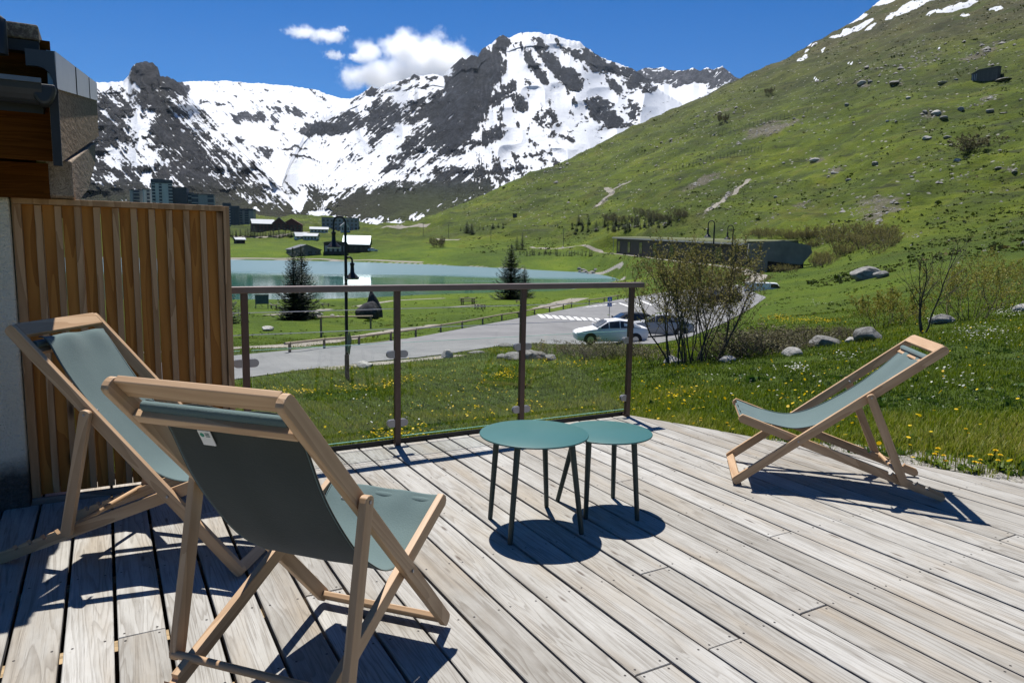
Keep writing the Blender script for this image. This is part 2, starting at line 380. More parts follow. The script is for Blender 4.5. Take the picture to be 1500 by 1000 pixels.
# ------------------------------------------------------------------ ground sheet
def grid_faces(n, m):
    i = np.arange(n - 1)[:, None] * m + np.arange(m - 1)[None]
    return np.stack([i, i + 1, i + m + 1, i + m], -1).reshape(-1, 4)
V = np.stack([GX, GY, GZ], -1).reshape(-1, 3)
PU, PV = project(V); PU = PU.reshape(GX.shape); PV = PV.reshape(GX.shape)
front = (GY > 1)
SNOW = [(1243, 31, 36, 4.5, -17, 1), (1251, 42, 38, 5.5, -23, 1), (1275, 40, 13, 2.5, -28, 1), (1325, 14, 27, 6.5, -25, 1), (1406, 8.5, 32, 5.5, -17, 1), (1367, 18, 17, 3, -15, 1),
        (1296, 2, 34, 5, -15, 1), (1180, 61, 13, 3.5, -25, 1), (1186, 65, 11, 3, -15, 1), (1175, 85, 8, 4.5, -40, 1), (1121, 91, 27, 2.3, -24, 1), (1206, 75, 9, 2, -35, 1), (1177, 75, 9, 2, -20, 1),
        (1194, 115, 8, 2.5, 35, 1), (1459, 13, 9, 3.5, -15, 1), (1415, 22, 9, 2.5, -5, 1), (1374, 73, 7, 2, -20, 1), (1245, 92, 6, 2.5, 0, .8), (1350, 2, 26, 5, -18, 1), (1262, 16, 20, 3, -20, .9), (1310, 24, 16, 2.5, -25, .9)]
DIRT = [(1126, 190, 52, 12, -18, .9), (1282, 305, 46, 22, -12, .8), (1030, 265, 34, 6, -22, .8), (1063, 289, 40, 2.4, -42, .9), (1040, 306, 20, 2.5, -45, .7), (884, 293, 15, 2.6, -40, 1.3), (894, 280, 6, 2.4, 40, 1.3), (914, 270, 20, 3, -25, .5),
        (1221, 252, 16, 7, -25, .6), (1194, 235, 15, 6, 0, .6), (1367, 167, 20, 7, -10, .7), (1442, 148, 26, 6, -30, .6), (1262, 122, 16, 7, 0, .6), (1310, 122, 16, 4, -5, .5), (1478, 248, 22, 4, 20, .8), (1260, 110, 60, 8, -20, .35), (1350, 90, 60, 9, -20, .4), (1440, 75, 50, 8, -25, .6),
        (1050, 165, 40, 8, -10, .35), (1000, 200, 60, 8, -25, .3), (815, 246, 30, 4, -25, .45), (780, 268, 40, 4, -25, .3), (930, 330, 60, 6, 0, .3), (1240, 345, 70, 10, 0, .35), (1330, 345, 40, 6, 0, .3), (1180, 300, 30, 8, -20, .3), (1120, 320, 60, 5, -12, .25), (1400, 262, 40, 4, -15, .35)]
m = RR > 60
mU = np.where(front, PU, -1e4)[:, m]; mV = np.where(front, PV, -1e4)[:, m]
snow = np.zeros(GX.shape); dirt = np.zeros(GX.shape)
hillmask = (GX[:, m] > 0) | (RR[m][None] > 500)
wob = 3.0 * fbm(mU / 14, mV / 7, 3, 31); wob2 = 2.5 * fbm(mU / 9 + 40, mV / 9, 3, 32)
snow[:, m] = blobs(mU + wob * 2.2, mV + wob2 * 1.0, [(a, b, c, d * .82, e, f) for a, b, c, d, e, f in SNOW]) * hillmask
dirt[:, m] = blobs(mU + wob * 2, mV + wob2 * 1.6, DIRT) * hillmask
high = smooth(60, 210, GZ + 25 * fbm(GX / 90, GY / 90, 3, 33)) * (RR > 300)[None]
# gravel strip along the cut deck edge, lake shore, bare verge of the road
J_, B_ = GX * AJ[0] + GY * AJ[1], GX * AB[0] + GY * AB[1]
edge = (J_ - 3.543) * 2.29 + (B_ - 4.324)
grav = ((edge > -.6) & (edge < 2.6) & (J_ > 3.7)) * smooth(2.4, .8, edge + .7 * fbm(GX * 1.4, GY * 1.4, 3, 40)) * smooth(3.6, 4.3, J_)
shore = smooth(1.3, .2, np.abs(LSD - .6)) * (LSD > -1.5) * smooth(-.2, .5, fbm(GX / 16, GY / 16, 3, 44) + .15)
ground = npmesh('ground', V, grid_faces(len(AZ), len(LR)), None, None, True, {
    'snow': snow.ravel(), 'dirt': dirt.ravel(), 'high': high.ravel(), 'gravel': np.maximum(grav, shore).ravel()})
tag(ground, kind='structure')
def ground_mat():
    t = NT('alpine_meadow'); o = t.obj(); z = t.sep(o)[2]
    dist = t.n('ShaderNodeVectorMath', operation='LENGTH'); t.L(o, dist.inputs[0]); dist = dist.outputs['Value']
    n1 = t.noise(o, .012, 4, .6); n2 = t.noise(o, .09, 5, .65); n3 = t.noise(o, .7, 5, .7); n4 = t.noise(o, 6.0, 4, .7)
    # grass: lush near the water and the road, duller on the hill
    f = t.math('ADD', t.math('MULTIPLY', n2, .5), t.math('MULTIPLY', n3, .5))
    lush = t.ramp(f, [(.28, (.034, .064, .004)), (.5, (.070, .114, .005)), (.7, (.120, .155, .007))])
    st = t.noise(t.mapv(o, (.022, .022, .10)), 1.0, 6, .72, .5); f2 = t.math('ADD', t.math('MULTIPLY', f, .45), t.math('MULTIPLY', st, .55))
    dull = t.ramp(f2, [(.34, (.020, .032, .005)), (.43, (.042, .062, .006)), (.5, (.058, .084, .004)), (.58, (.086, .112, .005)), (.68, (.102, .108, .013))])
    hz = t.math('ADD', z, t.math('MULTIPLY', t.math('SUBTRACT', n2, .5), 12.0)); c = t.mix(t.rng(hz, -5.5, 7.0, 0, 1), lush, dull)
    ro = t.noise(o, .045, 6, .75); c = t.mix(t.math('MULTIPLY', t.rng(ro, .50, .66, 0, .55), t.rng(hz, -3, 8, 0, 1)), c, (.070, .066, .018))
    up = t.ramp(t.noise(o, .05, 6, .7), [(.35, (.034, .034, .012)), (.5, (.060, .057, .024)), (.68, (.044, .060, .010))])
    c = t.mix(t.attr('high'), c, up)
    c = t.mix(1.0, c, t.ramp(t.noise(o, .016, 5, .7, .4), [(.36, (.62, .66, .62)), (.5, (.98, .98, .95)), (.64, (1.30, 1.24, 1.0))]), 'MULTIPLY')
    # terracettes and clumps of low dark shrubs
    va = t.n('ShaderNodeVectorMath', operation='MULTIPLY'); t.L(o, va.inputs[0]); va.inputs[1].default_value = (.05, .05, .5)
    terr = t.noise(va.outputs[0], 1.0, 5, .7, .4)
    c = t.mix(t.math('MULTIPLY', t.rng(terr, .54, .64, 0, .8), t.rng(z, 4, 14, 0, 1)), c, (.022, .028, .010))
    shr = t.math('MULTIPLY', t.rng(t.noise(o, .16, 6, .75), .58, .66, 0, .85), t.rng(z, 6, 30, 0, 1))
    c = t.mix(shr, c, (.017, .022, .009))
    # scattered stones on the hill
    vd = t.vor(o, .22, 'F1'); c = t.mix(t.math('MULTIPLY', t.rng(vd, .10, .16, 1, 0), t.rng(z, 8, 20, 0, .9)), c, (.26, .25, .22))
    # near meadow: soil between the blades, dry bits
    near = t.rng(dist, 18, 60, 1, 0)
    c = t.mix(t.math('MULTIPLY', near, t.rng(n4, .45, .7, 0, .5)), c, (.030, .055, .010))
    # earth and scree
    earth = t.ramp(t.noise(o, .35, 5, .8), [(.3, (.05, .044, .032)), (.55, (.12, .105, .08)), (.8, (.24, .22, .18))])
    c = t.mix(t.rng(t.math('ADD', t.attr('dirt'), t.math('MULTIPLY', t.math('SUBTRACT', t.noise(t.mapv(o, (.05, .05, .16)), 1.0, 6, .8), .5), 3.2)), .45, .8, 0, .85), c, earth)
    gr = t.ramp(t.vor(o, 55, 'F1', 'Color'), [(.2, (.17, .16, .14)), (.8, (.36, .34, .30))])
    c = t.mix(t.rng(t.math('ADD', t.attr('gravel'), t.math('MULTIPLY', t.math('SUBTRACT', n4, .5), .8)), .3, .6, 0, 1), c, gr)
    sn = t.rng(t.math('ADD', t.attr('snow'), t.math('MULTIPLY', t.math('SUBTRACT', t.noise(o, .12, 4, .7), .5), .5)), .38, .46, 0, 1)
    c = t.mix(sn, c, (.60, .615, .635))
    h = t.math('ADD', t.math('MULTIPLY', n3, .6), t.math('MULTIPLY', n4, .15))
    t.bsdf(c, .9, t.bump(h, .9, 1.4), 0, .15); return t.m
ground.data.materials.append(ground_mat())

# ------------------------------------------------------------------ lake
me_pts = LAKE; cen = LAKE.mean(0)
wl = [(p[0], p[1]) for p in cen + (LAKE - cen) * 1.02]
o = MB().add([(x, y, LAKE_Z) for x, y in wl], [list(range(len(wl)))]).build('water', None); tag(o, kind='structure')
def water_mat():
    t = NT('lake_water'); o = t.obj()
    n = t.noise(t.mapv(o, (1, .5, 1)), .9, 4, .6); big = t.noise(t.mapv(o, (.6, 2.0, 1)), .02, 3, .6); y = t.sep(o)[1]
    wind = t.rng(t.math('ADD', y, t.math('MULTIPLY', t.math('SUBTRACT', big, .5), 90.0)), 185, 240, 0, 1, True)     # ruffled far half of the lake; its paler base colour paints in reflected sky
    c = t.mix(wind, t.mix(big, (.008, .080, .062), (.022, .135, .105)), (.10, .17, .18))
    t.bsdf(c, t.mix(wind, (.07, .07, .07), (.42, .42, .42)), t.bump(n, .16, .06), 0, .5, IOR=1.33); return t.m
o.data.materials.append(water_mat())

# ------------------------------------------------------------------ mountains
def prof(pts):
    p = np.array(pts, float); return lambda u: np.interp(u, p[:, 0], p[:, 1])
LROCK = [(185, 120, 75, 16, 10, -.8), (205, 192, 30, 20, 30, -.55), (188, 225, 48, 20, -8, -.75), (150, 172, 10, 14, -30, -.5), (206, 180, 14, 22, -35, -.7), (228, 168, 10, 10, 0, -.6), (214, 258, 8, 12, 20, -.7), (152, 268, 26, 10, 0, -.45), (225, 240, 16, 12, 20, -.6), (150, 120, 50, 9, 3, -.8),
         (213, 103, 22, 13, 0, 1.6), (203, 112, 22, 16, 30, 1.3), (226, 118, 16, 14, 0, 1.0), (247, 125, 30, 16, 30, .9), (258, 122, 22, 12, 30, 1.2), (225, 140, 30, 22, 30, .7), (160, 190, 20, 30, 0, .35), (245, 190, 30, 26, 40, .7), (280, 225, 34, 16, 50, .55), (170, 300, 130, 34, 6, .8), (330, 300, 70, 18, 22, .85), (285, 266, 40, 14, 30, .6), (120, 250, 40, 60, 0, .4),
         (310, 150, 30, 2.6, 4, .9), (364, 172, 24, 9, 8, 1.0), (350, 178, 12, 6, 30, .9), (428, 163, 26, 9, 12, 1.1), (402, 166, 16, 9, 40, 1.0), (460, 188, 22, 11, -8, 1.4), (400, 188, 5, 5, 60, .8), (352, 205, 8, 5, 30, .7), (432, 218, 26, 1.6, -3, .9), (448, 232, 30, 1.5, 9, .9), (427, 228, 4, 5, 0, .7), (388, 225, 10, 16, 60, .55), (368, 270, 30, 12, 45, .5), (350, 240, 30, 6, 40, .45), (372, 243, 26, 7, 40, .45),
         (410, 148, 30, 2, 5, .6), (470, 142, 14, 2, 15, .6), (375, 133, 60, 1.2, 2, .5), (345, 140, 5, 3, 0, .6)]
MROCK = [(505, 180, 34, 15, -12, 1.1), (490, 190, 26, 8, 0, .9), (560, 170, 26, 28, -35, 1.25), (545, 200, 14, 16, -30, .7), (610, 165, 46, 17, -4, 1.2), (650, 165, 24, 30, -20, 1.1), (640, 150, 10, 20, 0, .6), (546, 132, 12, 6, -15, 1.2), (607, 113, 8, 5, -40, 1.2), (632, 115, 10, 3.5, 15, .9), (590, 122, 16, 4, -10, .7), (570, 135, 22, 5, -10, .55), (620, 128, 30, 5, 5, .6), (520, 232, 10, 10, 60, .6), (655, 120, 7, 12, 0, 1.0),
         (690, 115, 42, 34, -50, 2.2), (682, 165, 28, 44, 20, 2.0), (668, 205, 22, 26, 30, 1.6), (705, 92, 32, 18, -30, 1.7), (735, 62, 14, 14, -20, 1.8), (728, 100, 16, 26, 25, 1.3), (650, 195, 24, 30, 45, .9), (716, 140, 20, 26, 40, 1.2), (625, 205, 40, 22, -38, .8), (590, 232, 44, 13, -36, .65), (662, 150, 12, 24, 0, 1.0), (700, 175, 14, 18, 30, .7),
         (757, 66, 16, 6, 20, 1.1), (798, 78, 11, 34, -30, 1.35), (790, 105, 9, 22, -30, 1.3), (822, 106, 12, 32, -28, 1.5), (843, 115, 10, 18, -20, 1.5), (815, 62, 10, 6, 30, 1.1), (838, 78, 26, 7, 30, 1.0), (872, 92, 34, 14, 25, 1.5), (903, 128, 20, 8, 40, 1.3), (885, 165, 32, 17, 38, 1.5), (905, 178, 14, 9, 0, 1.1), (928, 157, 9, 12, -20, 1.3), (925, 170, 8, 4, 40, 1.0), (722, 198, 22, 14, -30, 1.6), (694, 212, 12, 8, -40, 1.3), (757, 150, 10, 22, -20, 1.3), (770, 158, 7, 8, 0, 1.0), (802, 176, 18, 14, 30, .75), (760, 183, 4, 8, 0, .9), (843, 146, 4, 7, 0, .8), (910, 105, 40, 9, 20, 1.2), (940, 128, 34, 8, 15, 1.0), (775, 85, 10, 16, -20, .9), (745, 130, 9, 16, 30, .9), (770, 120, 5, 12, -30, .6), (735, 170, 6, 16, 10, .6), (840, 190, 10, 5, 30, .5), (825, 200, 20, 4, 20, .4),
         (985, 112, 60, 14, 0, 1.5), (1040, 112, 40, 14, 0, 1.6), (965, 105, 20, 4, 10, -.6), (985, 118, 14, 3, -30, -.6), (1012, 128, 26, 9, -30, -1.4), (980, 136, 24, 7, -10, -.8), (952, 112, 10, 4, 40, -.7),
         (700, 247, 130, 9, -3, .6), (600, 215, 46, 7, -40, .6), (575, 245, 40, 5, -38, .6), (640, 230, 40, 6, -36, .5), (650, 270, 120, 22, -8, .75), (590, 285, 120, 22, -6, .75), (760, 228, 40, 5, -5, .5), (735, 232, 60, 6, -8, .35), (500, 285, 80, 14, 8, .45), (560, 300, 90, 18, -5, .9), (640, 300, 110, 22, -10, 1.1), (455, 300, 16, 14, 0, 1.0), (470, 290, 20, 7, 20, .6), (430, 285, 14, 12, 10, .7), (390, 310, 40, 14, 10, .9), (505, 305, 24, 10, 0, .9),
         (436, 302, 14, 16, 0, -1.3), (440, 255, 40, 14, 0, -.5), (484, 296, 10, 9, -30, -.9), (470, 312, 22, 2.5, -8, -.9), (445, 292, 6, 20, 10, -.6), (548, 290, 12, 3.5, -15, -.8), (505, 270, 30, 5, -5, -.5), (420, 313, 2, 12, -15, -.9)]
ALLROCK = LROCK + MROCK
def rockmask(U, V):
    left = ((U - 240) * .67 - (V - 150) * .74) < 0     # left of the long streaked edge
    sd = ((U - 250) * .72 - (V - 150) * .69)            # >0 : on the bowl side
    base = np.where(U < 470, .22 - .80 * smooth(-30, 46, sd), -.58)
    bl = blobs(U + 8 * fbm(U / 15, V / 15, 4, 61, .65), V + 8 * fbm(U / 15, V / 15, 4, 62, .65), ALLROCK)
    b = base + np.sign(bl) * np.minimum(np.abs(bl), 1.9) * .9
    low = smooth(292, 322, V + 5 * fbm(U / 30, V / 9, 2, 77)) * (1 - smooth(12, 26, np.hypot((U - 437) * 1.0, (V - 305) * .9)))
    b = b + 1.5 * low
    # gully grain: along the fall line
    ang = np.where(U < 470, R_(47), np.where(U < 700, R_(-40), R_(86) - (U - 700) / 300 * .5))
    ang = blur(ang, 8, 2)
    c, s = np.cos(ang), np.sin(ang)
    al = U * c + V * s; ac = -U * s + V * c
    n = .95 * fbm(al / 34, ac / 4.6, 5, 51, .68) + .55 * fbm(U / 11, V / 8, 5, 52, .7) + .40 * ridged(al / 20, ac / 5, 4, 53) + .42 * fbm(al / 11, ac / 1.7, 3, 57, .6) + .28 * fbm(U / 2.6, V / 2.2, 2, 58)
    n = n - .75 * smooth(.55, .8, ridged(al / 22 + 9, ac / 6 + 4, 3, 59, .6))
    amp = .78 + .34 * smooth(-.75, -.2, b)
    rockmask.tone = .6 * ridged(al / 14, ac / 5, 4, 63, .62) + .6 * fbm(U / 9, V / 9, 4, 64, .65) + .3 * fbm(U / 2.4, V / 2.4, 2, 65)
    return b + amp * n
VAL = {}
def sheet(name, us, vtop, rtop, vbot, rbot, relief, seed, nr=330, jag=2.0, back=.35):
    us = np.asarray(us, float); v0 = vtop(us); v0s = np.convolve(np.pad(v0, 30, mode='edge'), np.hanning(63)[1:-1] / np.hanning(63).sum(), 'valid'); jg = jag * fbm(us / 9, us * 0, 4, seed, .62) + .5 * jag * vnoise(us / 2.2, us * 0, seed + 9); vt = v0 + jg
    t = np.concatenate([np.linspace(0, 1, nr), np.linspace(1, 1 + back, 14)[1:]])
    tt = np.minimum(t, 1)[None]; U = np.repeat(us[:, None], len(t), 1)
    Vv = vbot(us)[:, None] + (v0s - vbot(us))[:, None] * tt + (v0 - v0s)[:, None] * smooth(.72, 1, tt) + jg[:, None] * smooth(.965, 1, tt)
    rt, rb = rtop(us)[:, None], rbot(us)[:, None]
    w = tt ** .85
    r = rb * (rt / rb) ** w
    d = ray(U, Vv); h = np.hypot(d[..., 0], d[..., 1])
    fade = smooth(0, .12, tt) * smooth(1.0, .93, tt) + .25 * (tt >= .93)
    rk = rockmask(U, Vv); rockf = smooth(-.2, .3, rk)
    rel = relief * (.55 * ridged(U / 70, Vv / 60, 2, seed + 1, .4) + rockf * (.12 * ridged(U / 22, Vv / 26, 3, seed + 2, .5) + .022 * ridged(U / 6, Vv / 8, 3, seed + 3)) + .05 * fbm(U / 30, Vv / 24, 2, seed + 4))
    r = r * (1 - rel * fade)
    k = r / h
    X = d * k[..., None] + C0
    bk = np.maximum(t - 1, 0)[None, :, None]
    out = np.stack([np.sin(az_tan(us, vt)[0]), np.cos(az_tan(us, vt)[0]), us * 0 - .9], -1)
    X = X + out[:, None, :] * bk * rt[..., None]
    o = npmesh(name, X.reshape(-1, 3), grid_faces(len(us), len(t)), None, None, True, {
        'rock': rk.ravel(), 'pv': np.stack([U, Vv, rockf], -1).reshape(-1, 3), 'low': smooth(250, 312, Vv).ravel(), 'tone': rockmask.tone.ravel(), 'greenish': smooth(500, 620, U).ravel()})
    return tag(o, kind='structure')
def mountain_mat(name, tint):
    t = NT(name); o = t.obj()
    k = t.attr('rock')
    n = t.noise(o, .035, 6, .72); nf = t.noise(o, .12, 4, .7); nv = t.noise(t.mapv(o, (.05, .05, .014)), 1.0, 5, .75)
    kk = t.math('ADD', k, t.math('ADD', t.math('MULTIPLY', t.math('SUBTRACT', n, .5), 1.1), t.math('MULTIPLY', t.math('SUBTRACT', nv, .5), 1.0)))
    kk = t.math('ADD', kk, t.math('MULTIPLY', t.math('SUBTRACT', nf, .5), .5))
    rk = t.rng(kk, -.04, .07, 0, 1)
    n2 = t.noise(o, .009, 6, .75); n3 = t.noise(t.mapv(o, (1, 1, .35)), .03, 5, .75)
    f = t.math('ADD', t.math('MULTIPLY', n2, .5), t.math('MULTIPLY', n3, .5))
    hard = t.ramp(f, [(.36, tuple(x * .32 for x in tint)), (.5, tint), (.62, tuple(x * 2.0 for x in tint))])
    scree = t.ramp(f, [(.35, (.034, .033, .032)), (.6, (.068, .065, .062))])
    hard = t.mix(1.0, hard, t.ramp(t.rng(t.attr('tone'), -.8, .9, 0, 1), [(.22, (.30, .31, .34)), (.5, (.85, .87, .92)), (.8, (2.2, 2.1, 2.0))]), 'MULTIPLY')
    strong = t.rng(kk, .15, .6, 0, 1)
    c = t.mix(strong, scree, hard)
    low = t.ramp(f, [(.35, (.026, .027, .014)), (.5, (.052, .051, .024)), (.65, (.050, .064, .018))])
    low = t.mix(t.attr('greenish'), low, t.ramp(f, [(.35, (.034, .042, .012)), (.5, (.066, .080, .022)), (.65, (.085, .100, .030))]))
    c = t.mix(t.attr('low'), c, low)
    sn = t.mix(t.noise(o, .006, 4, .6), (.50, .525, .56), (.64, .65, .665))
    c = t.mix(rk, sn, c)
    t.bsdf(c, t.rng(rk, 0, 1, .6, .95), t.bump(t.math('ADD', t.math('MULTIPLY', t.math('ADD', n3, t.math('ADD', nf, nv)), rk), t.math('MULTIPLY', nv, .25)), 1.0, 24.0), 0, .2); return t.m
A_top = prof([(-100, 150), (250, 122), (280, 119), (330, 119), (370, 122), (420, 125), (460, 131), (485, 140), (505, 145), (520, 144), (560, 150), (700, 150), (880, 130), (925, 108), (935, 104), (945, 99), (958, 101), (972, 98), (980, 103), (1000, 104), (1015, 100), (1025, 104), (1035, 99), (1045, 103), (1058, 97), (1066, 103), (1076, 112), (1095, 122), (1160, 170)])
sA = sheet('snow_mountain', np.linspace(120, 1160, 1000), A_top, prof([(0, 4600), (500, 4600), (900, 5200), (1160, 5200)]), prof([(0, 345), (1160, 345)]), prof([(0, 900), (1160, 900)]), .03, 201, 360, 1.0, .12)
sA.data.materials.append(mountain_mat('snowfield', (.040, .041, .047)))
L_top = prof([(-500, 190), (-100, 150), (40, 135), (100, 126), (140, 121), (160, 121), (180, 119), (188, 112), (193, 99), (200, 93), (212, 90.5), (224, 93), (231, 99), (235, 113), (248, 113), (258, 118), (266, 126), (274, 138), (285, 150), (300, 164), (330, 190), (360, 220), (400, 262), (430, 295), (460, 325), (480, 345)])
sL = sheet('rocky_mountain', np.linspace(-420, 480, 900), L_top, prof([(-500, 2300), (300, 2200), (480, 1100)]), prof([(-500, 346), (480, 346)]), prof([(-500, 930), (480, 930)]), .11, 301, 340, 1.6)
sL.data.materials.append(mountain_mat('dark_rock', (.021, .022, .025)))
M_top = prof([(380, 345), (400, 300), (425, 235), (445, 198), (470, 172), (490, 160), (510, 147), (525, 140), (545, 127), (552, 131), (565, 124), (600, 114), (607, 109), (613, 113), (635, 108), (650, 112), (657, 101), (668, 92), (676, 84), (683, 87), (690, 81), (700, 83), (705, 73), (720, 64), (730, 54), (736, 52), (745, 56), (757, 50), (770, 47.5), (785, 46.5), (800, 50), (815, 52), (825, 57), (850, 62), (862, 72), (880, 84), (905, 93), (920, 98), (935, 106), (955, 122), (975, 138), (1000, 152), (1060, 185), (1120, 230)])
sM = sheet('rocky_mountain', np.linspace(380, 1120, 1000), M_top, prof([(380, 1400), (520, 3200), (700, 3000), (800, 3300), (1000, 3600), (1120, 3600)]), prof([(380, 346), (1120, 346)]), prof([(380, 950), (1120, 950)]), .10, 401, 360, 1.3)
sM.data.materials.append(mountain_mat('dark_rock', (.016, .019, .025)))

# ------------------------------------------------------------------ sky, sun, camera
w = bpy.data.worlds.new('World'); SC.world = w; w.use_nodes = True
nt = w.node_tree; nt.nodes.clear()
so = nt.nodes.new('ShaderNodeOutputWorld'); bg = nt.nodes.new('ShaderNodeBackground'); sk = nt.nodes.new('ShaderNodeTexSky')
sk.sky_type = 'NISHITA'; sk.sun_disc = False
sdir = SUN / np.linalg.norm(SUN)
sk.sun_elevation = math.asin(sdir[2]); sk.sun_rotation = math.atan2(sdir[0], sdir[1]) % (2 * math.pi)
sk.altitude = 2300; sk.air_density = 1.0; sk.dust_density = .15; sk.ozone_density = 4.0
bg.inputs[1].default_value = .070
hs = nt.nodes.new('ShaderNodeHueSaturation'); hs.inputs['Saturation'].default_value = 1.42; hs.inputs['Hue'].default_value = .508; hs.inputs['Value'].default_value = .98
nt.links.new(sk.outputs[0], hs.inputs['Color']); nt.links.new(hs.outputs[0], bg.inputs[0]); nt.links.new(bg.outputs[0], so.inputs[0])
sl = bpy.data.lights.new('sun', 'SUN'); sl.energy = 5.0; sl.angle = R_(.53); sl.color = (1, .965, .915)
so_ = bpy.data.objects.new('sun', sl); COL.objects.link(so_)
so_.rotation_euler = Vector(sdir).to_track_quat('Z', 'Y').to_euler(); so_.location = (0, 0, 60)
cd = bpy.data.cameras.new('camera'); co = bpy.data.objects.new('camera', cd); COL.objects.link(co)
cd.sensor_width = 36; cd.sensor_fit = 'HORIZONTAL'; cd.lens = FPX / 1500 * 36; cd.clip_start = .05; cd.clip_end = 30000
mm = Matrix.Identity(4)
for i in range(3):
    mm[i][0] = CR[i]; mm[i][1] = CU[i]; mm[i][2] = -CF[i]; mm[i][3] = C0[i]
co.matrix_world = mm; SC.camera = co
SC.view_settings.view_transform = 'Standard'; SC.view_settings.look = 'None'; SC.view_settings.exposure = .58; SC.view_settings.gamma = 1
SC.cycles.max_bounces = 14; SC.cycles.diffuse_bounces = 4; SC.cycles.glossy_bounces = 4; SC.cycles.transparent_max_bounces = 24; SC.cycles.volume_bounces = 14; SC.cycles.caustics_reflective = False; SC.cycles.caustics_refractive = False
SC.cycles.use_denoising = True

# ------------------------------------------------------------------ deck (local x = across boards, y = along boards)
ROTZ = math.atan2(AJ[1], AJ[0])
def deck_edge(j):
    if j < -.372: return 4.045
    return 4.345 if j < 3.53 else 4.345 - (j - 3.53) * 2.29
def make_deck():
    V = []; F = []; MI = []; RN = []; n = 0; rg = random.Random(3)
    JOINT = {(2.735): 2.145, 2.904: 1.616, 2.234: 1.604, 1.751: 1.591, 3.573: 1.631, 1.918: 2.121, 1.432: 1.587, .041: 2.545, .35: 3.6, .66: 2.55, .97: 3.08, 2.45: 3.08, 3.1: 2.6, 1.2: 3.6, -.25: 1.6, .2: 1.07, .5: 1.59, 1.05: 1.07}
    joists = [-1.6, -1.07, -.54, -.01, .53, 1.06, 1.60, 2.133, 2.55, 3.08, 3.61, 4.10]
    pitch = .1545; j = -3.029 - 3 * pitch * 0
    screws = MB(); k = 0
    x = -.029 - 20 * .1525
    while x < 5.3:
        pw = .1525 if x < .6 else .1548
        gap = (.0135 if x < .7 else .0108) + rg.uniform(-.0015, .0015)
        x0, x1 = x + gap / 2, x + pw - gap / 2; mid = (x0 + x1) / 2
        cuts = [b for jj, b in JOINT.items() if x0 <= jj <= x1]
        if not cuts and rg.random() < .55: cuts = [rg.choice([-.54, .53, -1.07, -.01])]
        elif cuts and rg.random() < .4: cuts.append(-1.07)
        e0, e1 = deck_edge(x0) + rg.uniform(-.004, .004), deck_edge(x1) + rg.uniform(-.004, .004)
        ys = [-2.2] + sorted(cuts) + [None]
        for a, b in zip(ys[:-1], ys[1:]):
            ya = a + (.0025 if a > -2 else 0)
            yb0, yb1 = (e0, e1) if b is None else (b - .0025, b - .0025)
            if yb0 <= ya + .02 and yb1 <= ya + .02: continue
            yb0 = max(yb0, ya + .01); yb1 = max(yb1, ya + .01)
            zt = rg.uniform(-.0022, .0012); tl = rg.uniform(-.001, .001); zb = -.028; c = .0028
            pts = [(x0, ya, zb), (x1, ya, zb), (x1, yb1, zb), (x0, yb0, zb),
                   (x0, ya, zt - c), (x1, ya, zt - c + tl), (x1, yb1, zt - c + tl), (x0, yb0, zt - c),
                   (x0 + c, ya + c * .6, zt), (x1 - c, ya + c * .6, zt + tl), (x1 - c, yb1 - c * .6, zt + tl), (x0 + c, yb0 - c * .6, zt)]
            V += pts
            for f in [(0, 3, 2, 1), (0, 1, 5, 4), (1, 2, 6, 5), (2, 3, 7, 6), (3, 0, 4, 7), (4, 5, 9, 8), (5, 6, 10, 9), (6, 7, 11, 10), (7, 4, 8, 11), (8, 9, 10, 11)]:
                F.append(tuple(i + n for i in f)); MI.append(0)
            RN += [rg.random()] * 12; n += 12
            sy = [q + rg.uniform(-.008, .008) for q in joists if ya + .03 < q < min(yb0, yb1) - .03]
            if b is not None: sy.append(b - .022)
            if a > -2: sy.append(a + .022)
            for q in sy:
                for sx in (x0 + .022, x1 - .022):
                    cx = sx + rg.uniform(-.004, .004); cy = q + rg.uniform(-.006, .006); m = 7
                    for t in range(m):
                        V.append((cx + .0042 * math.cos(6.283 * t / m), cy + .0042 * math.sin(6.283 * t / m), max(zt, zt + tl) + .0006))
                    F.append(tuple(n + t for t in range(m))); MI.append(1); RN += [0.5] * m; n += m
        x += pw
    o = npmesh('deck', V, F, None, None, False, {'rnd': RN}, MI)
    o.rotation_euler = (0, 0, ROTZ); tag(o, kind='structure')
    jm = MB()
    for q in joists: jm.box((-3.0, q - .035, -.17), (5.4 if q < .6 else min(5.3, 3.5 + (4.3 - q) / 2.29 + .0), q + .035, -.0285))
    jo = jm.build('deck_joists', wood_mat('joist_wood', (.20, .14, .075), (.38, .28, .16), 'X', 30, .8)); jo.rotation_euler = (0, 0, ROTZ); tag(jo, kind='structure')
    u = MB(); u.zprism([(-3, -2.2), (5.2, -2.2), (5.2, .6), (3.48, 4.30), (-.36, 4.30), (-.36, 4.03), (-3, 4.03)], -.30, -.19); uo = u.build('deck_underlay', simple('dark_membrane', (.012, .011, .010), .9)); uo.rotation_euler = (0, 0, ROTZ); tag(uo, kind='structure')
    t = NT('weathered_deck_wood'); ob = t.obj(); r = t.attr('rnd'); s = t.sep(ob)
    off = t.math('MULTIPLY', r, 57.0)
    def co(fx, fy): return t.comb(t.math('MULTIPLY', s[0], fx), t.math('ADD', t.math('MULTIPLY', s[1], fy), off), off)
    big = t.noise(co(9, .55), 1.0, 3, .5, .9)                  # ring field: cathedrals
    ring = t.math('FRACT', t.math('MULTIPLY', t.math('ADD', big, t.math('MULTIPLY', s[0], t.math('SUBTRACT', t.math('MULTIPLY', r, 4.0), 2.0))), 13.0))
    ringl = t.math('MULTIPLY', t.rng(ring, .0, .5, .2, 1, True), t.rng(ring, .86, 1.0, 1, 0, True))
    fib = t.noise(co(160, 2.2), 1.0, 5, .7); fib2 = t.noise(co(420, 6), 1.0, 3, .7)
